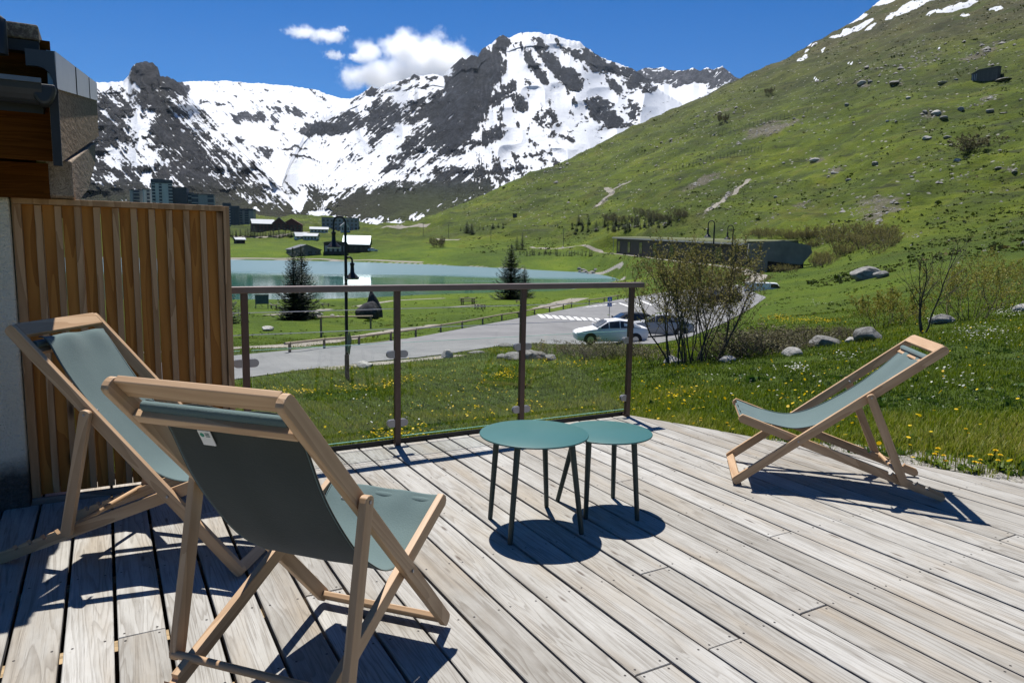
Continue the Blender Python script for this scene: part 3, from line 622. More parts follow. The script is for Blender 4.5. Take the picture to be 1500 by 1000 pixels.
    blot = t.noise(co(5, 1.6), 1.0, 5, .7); patch = t.noise(ob, 1.1, 5, .65)
    v = t.math('ADD', t.math('MULTIPLY', blot, .55), t.math('ADD', t.math('MULTIPLY', fib, .28), t.math('MULTIPLY', r, .20)))
    c = t.ramp(v, [(.28, (.20, .186, .16)), (.5, (.318, .305, .275)), (.72, (.425, .415, .385))])
    c = t.mix(t.rng(patch, .52, .72, 0, .5), c, (.415, .408, .385))
    c = t.mix(t.rng(t.noise(co(6, .9), 1, 4, .6), .48, .70, 0, .75), c, (.29, .245, .185))
    c = t.mix(t.math('MULTIPLY', t.math('SUBTRACT', 1.0, ringl), t.rng(blot, .3, .6, .62, .30)), c, (.105, .085, .062))
    c = t.mix(t.rng(fib, .58, .72, 0, .7), c, (.12, .105, .085))
    c = t.mix(t.rng(fib2, .56, .70, 0, .55), c, (.11, .095, .075))
    dirt = t.noise(ob, 16, 5, .75); c = t.mix(t.rng(dirt, .64, .76, 0, .6), c, (.10, .092, .08))
    kn = t.vor(co(11, 2.4), 1.0, 'F1'); c = t.mix(t.rng(kn, .045, .10, .8, 0), c, (.075, .055, .04))
    hgt = t.math('ADD', t.math('MULTIPLY', ringl, .5), t.math('ADD', t.math('MULTIPLY', fib, .8), t.math('MULTIPLY', fib2, .4)))
    t.bsdf(c, .82, t.bump(hgt, .55, .003), 0, .25)
    o.data.materials.append(t.m); o.data.materials.append(simple('rusty_screw', (.035, .03, .028), .6, .4))
    return o
make_deck()

# ------------------------------------------------------------------ railing
def make_railing():
    R = empty('glass_railing', JB(2.0, 4.30), 'brown steel deck railing with glass panes and two wires below a flat handrail', 'railing', ROTZ)
    ox, oy = 2.0, 4.30
    PJ = [.68, 1.600, 2.528, 3.485]
    m = MB().box((.60 - ox, -.032, 1.004), (3.575 - ox, .038, 1.042)); m.build('handrail', M['rail_top'], R, bevel=.004)
    m = MB().box((-.355 - ox, .052, -.16), (3.53 - ox, .058, .030)); m.box((-.355 - ox, .0, -.2), (3.5 - ox, .05, -.17)); m.build('base_plate', M['black_steel'], R)
    for p in PJ:
        x = p - ox
        m = MB().box((x - .019, -.006, -.14), (x + .019, .026, 1.003)); m.box((x - .014, .0261, -.1), (x + .014, .0519, .02)); m.build('post', M['rail_metal'], R, bevel=.002)
    gm = NT('railing_glass')
    tr = gm.n('ShaderNodeBsdfTransparent'); tr.inputs[0].default_value = (.975, .99, .98, 1)
    gl = gm.n('ShaderNodeBsdfGlossy'); gl.inputs['Roughness'].default_value = .0; gl.inputs[0].default_value = (1, 1, 1, 1)
    fr = gm.n('ShaderNodeFresnel'); fr.inputs[0].default_value = 1.5; mx = gm.n('ShaderNodeMixShader')
    bf = gm.n('ShaderNodeNewGeometry').outputs['Backfacing']; gm.L(gm.math('MULTIPLY', fr.outputs[0], gm.math('SUBTRACT', 1.0, bf)), mx.inputs[0]); gm.L(tr.outputs[0], mx.inputs[1]); gm.L(gl.outputs[0], mx.inputs[2]); gm.L(mx.outputs[0], gm.out.inputs[0])
    ge = simple('green_glass_edge', (.20, .42, .33), .2, 0, .05)
    spans = [(-.34, .635)] * 0 + [(.60 + .0, .648)] * 0 + [(PJ[0] + .032, PJ[1] - .032), (PJ[1] + .032, PJ[2] - .032), (PJ[2] + .032, PJ[3] - .032), (.585, PJ[0] - .032)]
    for a, b in spans:
        g = MB().box((a - ox, .006, .062), (b - ox, .014, .672)).build('glass_pane', gm.m, R)
        for z0_, z1_ in ((.0595, .0618), (.6722, .6740)): MB().box((a - ox, .0058, z0_), (b - ox, .0142, z1_)).build('glass_edge', ge, g)
    for z in (.763, .891):
        m = MB()
        m.tube([(.585 - ox, .01, z), (PJ[3] - ox, .01, z)], .0024, 6); m.build('wire', M['cable'], R)
    for p in PJ:
        for z in (.150, .600):
            for sgn in (-1, 1):
                if p == PJ[3] and sgn == 1: continue
                x0 = p - ox + sgn * .019; m = MB(); pr = []
                for t in range(9):
                    an = -math.pi / 2 + math.pi * t / 8; pr.append((x0 + sgn * (.028 + .024 * math.cos(an)), z + .024 * math.sin(an)))
                pr = [(x0, z - .024)] + pr + [(x0, z + .024)]
                m.prism(pr, -.002, .0055); m.prism(pr, .0145, .022); m.build('glass_clamp', M['zinc'], R)
    return R
make_railing()

# ------------------------------------------------------------------ privacy fence
M['larch'] = None
def larch(name, a, b, rough=.6):
    return wood_mat(name, a, b, 'Z', 42, rough, 7, True, .2)
M['larch'] = larch('orange_larch', (.28, .105, .016), (.43, .185, .036), .75)
M['larch_skylit'] = larch('skylit_larch', (.28, .155, .07), (.46, .285, .15), .75)  # paler larch copy with the battens' caught sky light put into its colour
def make_fence():
    R = empty('privacy_fence', JB(.1, 4.13), 'tall orange brown larch fence of vertical boards and battens beside the deckchair', 'fence', ROTZ)
    ox, oy = .1, 4.13
    x0, x1 = -.368, .585
    n = 11; w = (x1 - .03 - (x0 + .036)) / n
    rg = random.Random(9)
    for i in range(n):
        a = x0 + .036 + i * w
        MB().box((a - ox + .001, .004 + rg.uniform(-.001, .001), .03), (a + w - ox - .001, .024, 1.452)).build('board', M['larch'], R)
        if i < n: MB().box((a + w - .030 - ox, -.014 + rg.uniform(-.002, .002), .035), (a + w - .002 - ox, .0035, 1.450)).build('batten', M['larch_skylit'], R, bevel=.002)
    MB().box((x0 - ox, -.034, .012), (x0 + .0355 - ox, .03, 1.4525)).build('post', M['larch_skylit'], R, bevel=.002)
    MB().box((x1 - .0295 - ox, -.034, .0), (x1 - ox, .034, 1.478)).build('post', M['larch_skylit'], R, bevel=.002)
    MB().box((x0 - ox, -.040, 1.4530), (x1 - .030 - ox, .034, 1.480)).build('top_rail', M['larch_skylit'], R, bevel=.002)
    MB().box((x0 - ox, -.060, .0), (x1 - .030 - ox, -.0345, .030)).build('bottom_rail', wood_mat('grey_rail', (.12, .10, .08), (.25, .21, .17), 'X', 40, .7), R, bevel=.002)
    return R
make_fence()

# ------------------------------------------------------------------ chalet corner with its roof
def make_chalet():
    R = empty('chalet', JB(-1.5, 4.6), 'white roughcast chalet corner under a heavy timber roof edge', 'house', ROTZ)
    ox, oy = -1.5, 4.6
    def q(u, v, b): p = planeB(u, v, b); return (p[0] - ox, p[1] - oy, p[2])
    t = NT('roughcast_plaster'); o = t.obj(); n = t.noise(o, 60, 5, .75); n2 = t.noise(o, 3, 5, .7); z = t.sep(o)[2]
    c = t.mix(n2, (.66, .60, .47), (.82, .76, .62)); st = t.rng(t.math('ADD', z, t.math('MULTIPLY', n2, .22)), .26, .38, 1, 0)
    c = t.mix(st, c, t.ramp(n, [(.3, (.05, .05, .045)), (.7, (.13, .125, .11))]))
    t.bsdf(c, .95, t.bump(t.math('ADD', n, t.math('MULTIPLY', t.vor(o, 90), .5)), .9, .02), 0, .1)
    MB().box((-3.5 - ox, 4.06 - oy, -.45), (-.374 - ox, 8.5 - oy, 1.482)).build('wall', t.m, R, bevel=.012)
    brown = wood_mat('brown_stained_cladding', (.055, .017, .002), (.10, .034, .005), 'X', 50, .9, 22, False, .12, .05)
    weath = wood_mat('weathered_fascia', (.13, .085, .05), (.36, .27, .185), 'Y', 120, .9, 34, False, .5, .1)
    weathx = wood_mat('weathered_beam', (.14, .105, .075), (.34, .275, .21), 'Y', 120, .9, 30, False, .5, .1)
    dark = simple('black_roof_edge', (.018, .019, .020), .55, .2, .3, 6)
    zinc = simple('grey_zinc_flashing', (.30, .335, .36), .45, .55, .12, 5, .5, .08, 30)
    # frieze board over the wall
    a = q(70, 240, 4.0); b = q(70, 291, 4.0)
    MB().box((-3.5 - ox, 4.0 - oy, b[2]), (a[0], 4.055 - oy, a[2])).build('frieze_board', brown, R)
    MB().box((-3.5 - ox, 4.056 - oy, 1.483), (a[0] - .02, 8.3 - oy, 1.95)).build('gable_cladding', brown, R)
    # roof deck: low eave at y0, climbing away from the deck
    y0, y1 = 3.60, 7.4; s = (2.63 - 2.055) / (y1 - y0)
    xn, xf = -.143 - ox, .006 - ox; dz = lambda z, y: z + (y - y0) * s
    def slab(xl, xr0, xr1, za, zb, ya=y0, yb=y1):
        b4 = [(xl, ya - oy, dz(za, ya)), (xr0, ya - oy, dz(za, ya)), (xr1, yb - oy, dz(za, yb)), (xl, yb - oy, dz(za, yb))]
        t4 = [(p[0], p[1], p[2] + zb - za) for p in b4]; return b4, t4
    XL = -3.6 - ox
    MB().hexa(*slab(XL, xn - .05, xf - .05, 1.80, 1.93, y0 + .03)).build('roof_slab', dark, R)
    m = MB().hexa(*slab(xn - .026, xn - .002, xf - .002, 1.605, 1.905)); m.build('verge_board', weath, R)
    fl = MB().hexa(*slab(xn - .0255, xn + .006, xf + .006, 1.906, 2.055)).build('verge_flashing', zinc, R)
    for yy in (4.75, 6.1):
        k = (yy - y0) / (y1 - y0); xx = xn + .0062 + (xf - xn) * k
        MB().box((xx, yy - oy, dz(1.908, yy)), (xx + .004, yy - oy + .02, dz(2.052, yy))).build('flashing_seam', dark, fl)
    # dark moulded end of the flashing facing the deck
    e = [q(36, 71, 3.58), q(79, 76, 3.58), q(84, 128, 3.58), q(86, 136, 3.58), q(80, 130, 3.58), q(77, 117, 3.58), q(72, 107, 3.58), q(64, 100, 3.58), q(54, 97, 3.58), q(38, 96, 3.58)]
    MB().prism([(p[0], p[2]) for p in e], 3.575 - oy, 3.598 - oy).build('verge_end', simple('dark_zinc', (.045, .055, .065), .5, .3, .15, 5), R)
    c0 = q(84, 130, 3.59); c1 = q(89, 240, 3.59)
    MB().box((c0[0] - .03, 3.575 - oy, c1[2] - .01), (c0[0] + .002, 3.5985 - oy, c0[2])).build('verge_trim', dark, R)
    # eave fascia and gutter along the low edge
    f0 = q(80, 176, 3.70); f1 = q(80, 236, 3.70)
    MB().box((XL, 3.70 - oy, f1[2]), (f0[0], 3.73 - oy, f0[2] + .32)).build('eave_board', brown, R)
    g = MB(); pr = []
    gz = q(40, 118, 3.5)[2]; gx = q(60, 118, 3.5)[0]
    for t_ in range(11):
        an = math.pi + math.pi * t_ / 10; pr.append((.06 * math.cos(an), .075 * math.sin(an)))
    for t_ in range(10, -1, -1):
        an = math.pi + math.pi * t_ / 10; pr.append((.055 * math.cos(an), .07 * math.sin(an) + .001))
    V = []; nn = len(pr)
    for xx in (XL, gx): V += [(xx, 3.565 - oy + p[0], gz - .005 + p[1]) for p in pr]
    F = [((i + 1) % nn, i, nn + i, nn + (i + 1) % nn) for i in range(nn)] + [list(range(nn - 1, -1, -1)), list(range(nn, 2 * nn))]
    g.add(V, F); gz_m = simple('dark_gutter_zinc', (.022, .026, .030), .5, .3, .3, 8)
    gu = g.build('gutter', gz_m, R, smooth_=False)
    cap = MB(); cap.prism([(math.cos(math.pi + math.pi * k / 10) * .045 + gx + .004, gz - .002 + .082 * math.sin(math.pi + math.pi * k / 10)) for k in range(11)], 3.512 - oy, 3.62 - oy); cap.build('gutter_end', gz_m, gu, bevel=.012)
    MB().box((XL, 3.495 - oy, gz - .004), (gx, 3.512 - oy, gz + .014)).build('gutter_bead', simple('zinc_bead', (.16, .17, .18), .4, .5), gu)
    # stone slab with lichen and ridge pipe on the roof edge
    a = q(5, 62, 3.75); b = q(58, 47, 3.75)
    t = NT('lichen_stone'); o = t.obj(); n = t.noise(o, 30, 5, .8); c = t.ramp(n, [(.3, (.04, .035, .03)), (.5, (.13, .11, .09)), (.62, (.30, .28, .2)), (.75, (.06, .05, .045))]); t.bsdf(c, .95, t.bump(n, .8, .02))
    MB().box((XL, 3.64 - oy, q(30, 74, 3.64)[2]), (b[0], 4.3 - oy, a[2] - .004)).build('under_slab', dark, R)
    MB().box((XL, 3.63 - oy, a[2]), (b[0] + .002, 4.2 - oy, b[2])).build('stone_slab', t.m, R, bevel=.008)
    p0 = q(3, 30, 3.55); MB().tube([(p0[0] - .012, 3.55 - oy, q(3, 80, 3.55)[2]), (p0[0] - .012, 3.55 - oy, p0[2]), (p0[0] - .03, 3.56 - oy, p0[2] + .012), (p0[0] - .2, 3.56 - oy, p0[2] + .015)], .026, 10).build('vent_pipe', gz_m, R, autos=True)
    # carved grey purlin under the verge, with its bracket, and a brown post behind the fence
    yA, yB = 4.02, 7.0
    n0, n1 = q(76, 243, yA), q(74, 291, yA); 
    P = [(-.20, yA, 1.655), (-.20, yA, 1.49), (-.20, yA + .25, 1.47), (-.20, yA + 1.4, 1.60), (-.20, yB, 1.93), (-.20, yB, 2.08)]
    V = [(-.255 - ox, p[1] - oy, p[2]) for p in P] + [(-.115 + (p[1] - yA) * .03 - ox, p[1] - oy, p[2]) for p in P]
    k = len(P); MB().add(V, [list(range(k)), list(range(2 * k - 1, k - 1, -1))] + [((i + 1) % k, i, k + i, k + (i + 1) % k) for i in range(k)]).build('purlin', weathx, R, bevel=.008)
    a = q(95, 250, 4.9); b = q(118, 298, 4.9)
    MB().box((a[0], 4.9 - oy, -.4), (b[0], 5.02 - oy, 1.95)).build('corner_post', wood_mat('orange_post', (.16, .055, .012), (.27, .10, .028), 'Z', 30, .6), R)
    return R
make_chalet()

# ------------------------------------------------------------------ deck chairs
LA, pA, LB, pB, cA, LC = 1.29, .414, 1.125, .33, .847, .495
wA, wB, wC = .241, .2165, .2685
def capsule(p0, p1, h, r0=None, r1=None, n=6):
    """outline of a rounded bar from p0 to p1 of depth h in the side plane"""
    p0 = np.array(p0); p1 = np.array(p1); d = (p1 - p0) / np.linalg.norm(p1 - p0); nrm = np.array([-d[1], d[0]]); out = []
    for (c, s) in ((p1, 1), (p0, -1)):
        for i in range(n + 1):
            a = math.pi / 2 - math.pi * i / n; x = math.cos(a); y = math.sin(a)
            x = np.sign(x) * abs(x) ** .6; 
            out.append(c + s * d * (x - 1) * h * .45 + s * nrm * y * h / 2)
    return out
def catmull(P, n=7):
    P = [np.array(p) for p in P]; P = [2 * P[0] - P[1]] + P + [2 * P[-1] - P[-2]]; out = []
    for i in range(1, len(P) - 2):
        for k in range(n):
            t = k / n; a, b, c, d = P[i - 1:i + 3]
            out.append(.5 * (2 * b + (c - a) * t + (2 * a - 5 * b + 4 * c - d) * t * t + (3 * b - 3 * c + d - a) * t ** 3))
    out.append(P[-2]); return np.array(out)
def fabric_mat(ca, cb):
    t = NT('green_canvas'); o = t.obj()
    wv = t.math('MULTIPLY', t.wave(o, 260, .6, 1, 1, 'X'), t.wave(o, 260, .6, 1, 1, 'Y'))
    n = t.noise(o, 5, 5, .65); n2 = t.noise(o, 180, 2, .6)
    c = t.mix(n, ca, cb); c = t.mix(t.math('MULTIPLY', n2, .35), c, tuple(x * 1.4 for x in cb))
    b = t.n('ShaderNodeBsdfPrincipled'); t.L(c, b.inputs['Base Color']); b.inputs['Roughness'].default_value = .85; b.inputs['Specular IOR Level'].default_value = .15
    b.inputs['Sheen Weight'].default_value = .15
    t.L(t.bump(t.math('ADD', t.math('MULTIPLY', n, 2.0), n2), .25, .004), b.inputs['Normal'])
    tr = t.n('ShaderNodeBsdfTranslucent'); tr.inputs[0].default_value = (.05, .08, .07, 1); ad = t.n('ShaderNodeMixShader'); ad.inputs[0].default_value = .06
    t.L(b.outputs[0], ad.inputs[1]); t.L(tr.outputs[0], ad.inputs[2]); t.L(ad.outputs[0], t.out.inputs[0]); return t.m
M['canvas'] = fabric_mat((.082, .122, .119), (.110, .156, .151)); M['canvas_shaded'] = fabric_mat((.034, .041, .037), (.044, .052, .047))  # second, darker canvas: shade on the sling backs put into the colour
def make_chair(label, x, y, thdeg, aldeg, sling_pts, twist, seed, care_tag=False, curl=.014):
    th, al = R_(thdeg), R_(aldeg)
    # local x = sitter's forward, local y = sitter's left
    R = empty('deckchair', (x, y, 0), label, 'deckchair', th, 'folding deckchairs on the terrace')
    W = M['chair_wood']; Cx = M['cross_wood']; bar = .046; half = .011
    ca, sa = math.cos(al), math.sin(al)
    A = lambda d, off=0.0: np.array([-d * ca, d * sa]) + off * np.array([sa, ca])
    be = math.asin(pA * sa / (LB - pB)); bd = np.array([math.cos(be), math.sin(be)]); bn = np.array([-math.sin(be), math.cos(be)])
    P = A(pA); Bf = P + pB * bd; Bb = P - (LB - pB) * bd
    z0 = .012
    def S(p): return (p[0], p[1] + z0 + .008)
    def rail(name, p0, p1, yc, parent=R, h=bar):
        # built in its own axes so that the grain follows the bar
        L = float(np.linalg.norm(np.array(p1) - np.array(p0))); an = math.atan2(p1[1] - p0[1], p1[0] - p0[0])
        m = MB().prism([tuple(q) for q in capsule((0, 0), (L, 0), h)], -half, half); o = m.build(name, W, parent, bevel=.0025)
        q = S(p0); o.location = (q[0], yc, q[1]); o.rotation_euler = (0, -an, 0); return o
    for sgn in (-1, 1):
        rail('back_rail', A(0), A(LA), sgn * wA)
        # seat rail with notches near its rear end
        L = LB; an = math.atan2(bd[1], bd[0]); top = []; 
        for d in (.10, .165, .23, .295):
            top += [(d - .014, bar / 2), (d - .012, bar / 2 + .006), (d - .006, bar / 2 - .014), (d + .010, bar / 2 - .014), (d + .013, bar / 2)]
        out = [(0.0, -bar * .2), (.012, -bar / 2), (L - .014, -bar / 2), (L - .002, -bar * .25), (L, bar * .1), (L - .012, bar / 2)] + top[::-1] + [(.02, bar / 2), (.004, bar * .2)]
        o = MB().prism(out, -half, half).build('seat_rail', W, R, bevel=.0015); q = S(Bb); o.location = (q[0], sgn * wB, q[1]); o.rotation_euler = (0, -an, 0)
        # prop
        Ct = A(cA); d0 = (Ct - P) @ bd; h2 = ((Ct - P) ** 2).sum() - d0 ** 2; Ce = P + (d0 - math.sqrt(LC ** 2 - h2)) * bd
        rail('prop', Ce - bn * .004, Ct + (Ct - Ce) / LC * .018, sgn * wC, h=.042)
        for pt in (Ct, P):
            q = S(pt); b = MB().tube([(q[0], sgn * (wB - .02), q[1]), (q[0], sgn * (wC + (.0135 if pt is Ct else -.012)), q[1])], .005, 10)
            b.build('bolt', M['zinc'], R, autos=True)
    def cross(name, c, w, h, yh, tilt, mat=Cx, rnd=False):
        if rnd: m = MB().tube([(0, -yh, 0), (0, yh, 0)], h / 2, 12); o = m.build(name, mat, R, autos=True)
        else: m = MB().box((-w / 2, -yh, -h / 2), (w / 2, yh, h / 2)); o = m.build(name, mat, R, bevel=.003)
        q = S(c); o.location = (q[0], 0, q[1]); o.rotation_euler = (0, tilt, 0); return o
    inn = wA - half - .0005
    cross('top_slat', A(LA - .034, .013), .060, .020, inn, al)
    cross('sling_bar', A(LA - .120, -.013), .030, .022, inn, al)
    cross('front_slat', A(.022, -.002), .044, .020, inn, al)
    cross('seat_bar', Bf - bd * .03 - bn * .012, .024, .024, wB - half - .0005, -be)
    cross('prop_dowel', Ce + bn * .018, .02, .022, wC + half * .2, 0, Cx, True)
    # sling
    C = catmull(sling_pts, 8); n = len(C); T = np.gradient(C, axis=0); T /= np.linalg.norm(T, axis=1)[:, None]; Nn = np.stack([T[:, 1], -T[:, 0]], 1)
    m = 29; V = np.zeros((n, m, 3)); rgs = np.random.RandomState(seed)
    s = np.linspace(0, 1, n)
    for j in range(m):
        f = 2 * j / (m - 1) - 1
        hw = .206 - (.026 if curl > .01 else .006) * np.sin(s * math.pi) ** 1.0
        yy = f * hw
        # edges ride a little higher, soft folds run lengthwise near the top
        cur = curl * f * f * np.sin(s * math.pi) ** 1.6
        fold = .0050 * np.sin(f * 7.0 + seed + 1.5 * s) * np.exp(-((s - .93) / .10) ** 2) + .006 * vnoise(np.full(n, f * 2.1) + seed, s * 3.3, seed) * np.sin(s * math.pi) + .004 * np.sin(f * 9 + seed) * np.exp(-((s - .06) / .07) ** 2)
        off = cur * .6 + fold + twist * f * np.exp(-((s - .92) / .12) ** 2)
        V[:, j, 0] = C[:, 0] + Nn[:, 0] * off; V[:, j, 2] = C[:, 1] + z0 + .008 + Nn[:, 1] * off; V[:, j, 1] = yy
    o = npmesh('sling', V.reshape(-1, 3), grid_faces(n, m), M['canvas'], R, True)
    so2 = o.modifiers.new('Solidify', 'SOLIDIFY'); so2.thickness = .0024; so2.offset = 0; so2.material_offset = 1; so2.material_offset_rim = 1; o.data.materials.append(M['canvas_shaded'])
    for sg in (-1, 1):
        e_ = V[:, 0 if sg < 0 else -1, :] - np.array([0, sg * .006, 0]); nn3 = np.column_stack([Nn[:, 0], np.zeros(n), Nn[:, 1]])
        MB().tube(e_ + nn3 * .0006, .0026, 6).build('edge_hem', M['canvas'], o, True)
    # roll of cloth round the sling bar and the seat bar
    for c, tl, yh in ((A(LA - .100, .004), al, .2065), (Bf - bd * .03 - bn * .004, -be, .19)):
        k = 14; pr = [(.015 * math.cos(2 * math.pi * i / k), .0125 * math.sin(2 * math.pi * i / k)) for i in range(k)]
        mm_ = MB().prism(pr, -yh, yh).build('sling_hem', M['canvas'], o, autos=True); q = S(c); mm_.location = (q[0], 0, q[1]); mm_.rotation_euler = (0, tl, 0)
    if care_tag:
        i = n - 18; base = V[i, 20]; nx = -Nn[i]
        tg = MB().box((-.001, -.019, -.026), (.001, .019, .022)).build('care_tag', M['white_paint'], R)
        tg.location = (base[0] + nx[0] * .006, base[1], base[2] + nx[1] * .006); tg.rotation_euler = (0, math.atan2(T[i][0], T[i][1]), 0)
        gm_ = simple('tag_green_print', (.03, .26, .17), .7); gd = simple('tag_dark_print', (.10, .16, .15), .7)
        k = 14; disc = [(.0065 * math.cos(2 * math.pi * i / k), .0065 * math.sin(2 * math.pi * i / k)) for i in range(k)]
        MB().add([(-.0016, .009 + a, .008 + b) for a, b in disc], [list(range(k - 1, -1, -1))]).build('print_mark', gm_, tg)
        for zz in (.014, .009, .004): MB().add([(-.0016, -.014, zz - .0015), (-.0016, -.001, zz - .0015), (-.0016, -.001, zz + .0015), (-.0016, -.014, zz + .0015)], [(0, 1, 2, 3)]).build('print_line', gd, tg)
    return R
slL = [(.012, .438), (-.03, .415), (-.12, .365), (-.245, .335), (-.36, .36), (-.46, .44), (-.61, .618), (-.715, .768), (-.775, .87), (-.800, .893)]
slM = [(.012, .438), (-.03, .412), (-.12, .352), (-.25, .312), (-.342, .325), (-.43, .385), (-.507, .458), (-.60, .575), (-.668, .680), (-.733, .812), (-.775, .870), (-.800, .893)]
slR = [(-.030, .372), (-.075, .352), (-.16, .318), (-.32, .288), (-.48, .335), (-.68, .468), (-.82, .602), (-.905, .705), (-.935, .735)]
make_chair('reclined deckchair with sagging pale green canvas at the right end by the grass', 1.302, 4.104, 167.43, 38.39, slR, .0, 3, False, .055)
make_chair('deckchair seen from behind with a white care tag on its shaded canvas back', -.437, 2.394, 71.40, 47.43, slM, .0, 5, True, -.004)
make_chair('deckchair against the larch fence with rumpled green canvas at its top edge', -1.012, 2.878, -3.69, 46.84, slL, -.012, 8)

# ------------------------------------------------------------------ side tables
def make_table(label, c, r, h, foot, angs, fr):
    R = empty('side_table', (c[0], c[1], 0), label, 'side table', 0, 'nesting round side tables')
    prof_ = [(r - .004, h - .008), (r - .001, h - .0072), (r, h - .005), (r, h - .0035), (r - .0012, h - .0008), (r - .003, h)]
    MB().lathe(prof_, 96).build('tabletop', M['metal_teal'], R, autos=True)
    MB().lathe([(r * .62, h - .020), (r * .62, h - .0085)], 40).build('mounting_plate', M['metal_teal_dark'], R, autos=True)
    for a, (fx, fy) in zip(angs, foot):
        t = np.array([r * fr * math.cos(a), r * fr * math.sin(a), h - .012]); f = np.array([fx - c[0], fy - c[1], 0.0])
        MB().tube([f, f + (t - f) * .02, t], [.0105, .0115, .0145], 12).build('leg', M['metal_teal_dark'], R, autos=True)
    return R
c1 = (.110, 3.228)
f1 = [(-.089, 3.297), (.008, 3.007), (.335, 3.136), (.190, 3.474)]
make_table('taller round green metal side table standing nearer the deckchairs', c1, .252, .447, f1, [math.atan2(b - c1[1], a - c1[0]) for a, b in f1], .72)
c2 = (.478, 3.452)
f2 = [(.250, 3.56), (.545, 3.622), (.620, 3.315), (.372, 3.425 - .1)]
make_table('lower round green metal side table tucked partly under the taller one', c2, .222, .402, f2, [math.atan2(b - c2[1], a - c2[0]) for a, b in f2], .72)

# ------------------------------------------------------------------ road, paths, markings
def strip_between(name, A, B, n, m, lift, mat):
    """sheet draped over the ground between two picture lines"""
    def res(P):
        P = np.array(P, float); d = np.concatenate([[0], np.cumsum(np.hypot(*np.diff(P, axis=0).T))]); t = np.linspace(0, d[-1], n)
        return [hit(a, b) for a, b in zip(np.interp(t, d, P[:, 0]), np.interp(t, d, P[:, 1]))]
    a, b = np.array(res(A)), np.array(res(B)); V = []
    for k in range(m):
        f = k / (m - 1); q = a * (1 - f) + b * f; q[:, 2] = height(q[:, 0], q[:, 1]) + lift; V.append(q)
    V = np.stack(V, 1).reshape(-1, 3)
    return npmesh(name, V, grid_faces(n, m)[:, ::-1].copy(), mat, None, True)
ROAD_NEAR = [(-150, 640), (150, 592), (343, 556.5), (438, 543), (503, 536), (546, 530), (613, 524), (660, 518), (733, 507), (779, 504), (855, 505), (960, 504), (1010, 494), (1060, 474), (1100, 452), (1122, 436)]
ROAD_FAR = [(-150, 560), (150, 540), (343, 521.5), (449, 511), (546, 502.5), (609, 494.5), (645, 487.8), (701, 477.5), (760, 466.5), (805, 458), (836, 452), (870, 446), (905, 439), (960, 430), (1030, 422), (1085, 417)]
def asphalt():
    t = NT('asphalt'); o = t.obj(); n = t.noise(o, .35, 6, .7); f = t.noise(o, 40, 3, .7)
    c = t.ramp(n, [(.3, (.155, .155, .155)), (.55, (.20, .20, .198)), (.75, (.245, .243, .235))]); c = t.mix(t.math('MULTIPLY', f, .35), c, (.10, .10, .10))
    cr = t.wave(t.mapv(o, (1, 1, 1)), .09, 9, 3, .6); c = t.mix(t.rng(cr, .985, 1, 0, .14), c, (.09, .09, .09))
    t.bsdf(c, .9, t.bump(f, .3, .01), 0, .2); return t.m
road = strip_between('road', ROAD_NEAR, ROAD_FAR, 220, 24, .03, asphalt()); tag(road, kind='structure')
_rp = np.array([hit(u, v)[:2] for u, v in ROAD_NEAR] + [hit(u, v)[:2] for u, v in ROAD_FAR[::-1]])
gravelm = NT('pale_gravel'); _o = gravelm.obj(); _n = gravelm.noise(_o, 1.5, 5, .75)
gravelm.bsdf(gravelm.ramp(_n, [(.3, (.15, .135, .105)), (.7, (.28, .255, .21))]), .95); gravelm = gravelm.m
def path(pts, w, lift=.05, name='path', mat=None):
    P = [hit(u, v) for u, v in pts]; P = np.array(P)[:, :2]
    d = np.concatenate([[0], np.cumsum(np.hypot(*np.diff(P, axis=0).T))]); n = max(8, int(d[-1] / max(.8, w * .4))); n = min(n, 160); t = np.linspace(0, d[-1], n)
    Q = np.stack([np.interp(t, d, P[:, 0]), np.interp(t, d, P[:, 1])], 1); T = np.gradient(Q, axis=0); T /= np.linalg.norm(T, axis=1)[:, None] + 1e-9
    N = np.stack([-T[:, 1], T[:, 0]], 1); V = []
    for f in (-.5, -.17, .17, .5):
        q = Q + N * w * f * (1 + .25 * fbm(t / w / 2, t * 0 + f, 2, 71))[:, None]; V.append(np.column_stack([q, height(q[:, 0], q[:, 1]) + lift * (1 if abs(f) < .4 else .35)]))
    o = npmesh(name, np.stack(V, 1).reshape(-1, 3), grid_faces(n, 4)[:, ::-1].copy(), mat or gravelm, None, True); return tag(o, kind='structure')
path([(200, 518), (343, 510), (430, 506), (520, 494), (580, 484), (640, 476)], 1.5)
path([(392, 462), (425, 459), (450, 457), (480, 453)], 1.6)
path([(520, 449.5), (545, 445), (575, 440.5), (650, 437)], 1.3)
path([(648, 451), (690, 447.5), (700, 447)], 1.0)
path([(795, 452), (815, 446), (832, 441), (850, 437)], 3.0)
path([(778, 362), (820, 364.5), (880, 369), (930, 375), (985, 382)], 2.6, .12)
path([(985, 382), (1040, 388), (1085, 395), (1112, 404), (1100, 414)], 3.0, .12)
path([(337, 378.7), (420, 378.9), (470, 379.5), (540, 381), (620, 384.5)], 3.0, .1)
path([(342, 347), (375, 348), (415, 345), (445, 341), (480, 341)], 5, .2)
path([(560, 333.5), (600, 332), (628, 330.5)], 6, .2)
path([(637, 350), (655, 351), (673, 351.5)], 6, .2)
path([(871, 304), (878, 299), (886, 291), (897, 283), (892, 278), (888, 275)], 4.2, .25)
path([(897, 279), (912, 270), (926, 265)], 2.6, .2)
path([(1034, 310), (1050, 299), (1063, 289), (1080, 276), (1096, 263)], 2.4, .15)
wp = simple('road_paint', (.62, .62, .60), .7, 0, .1, 2)
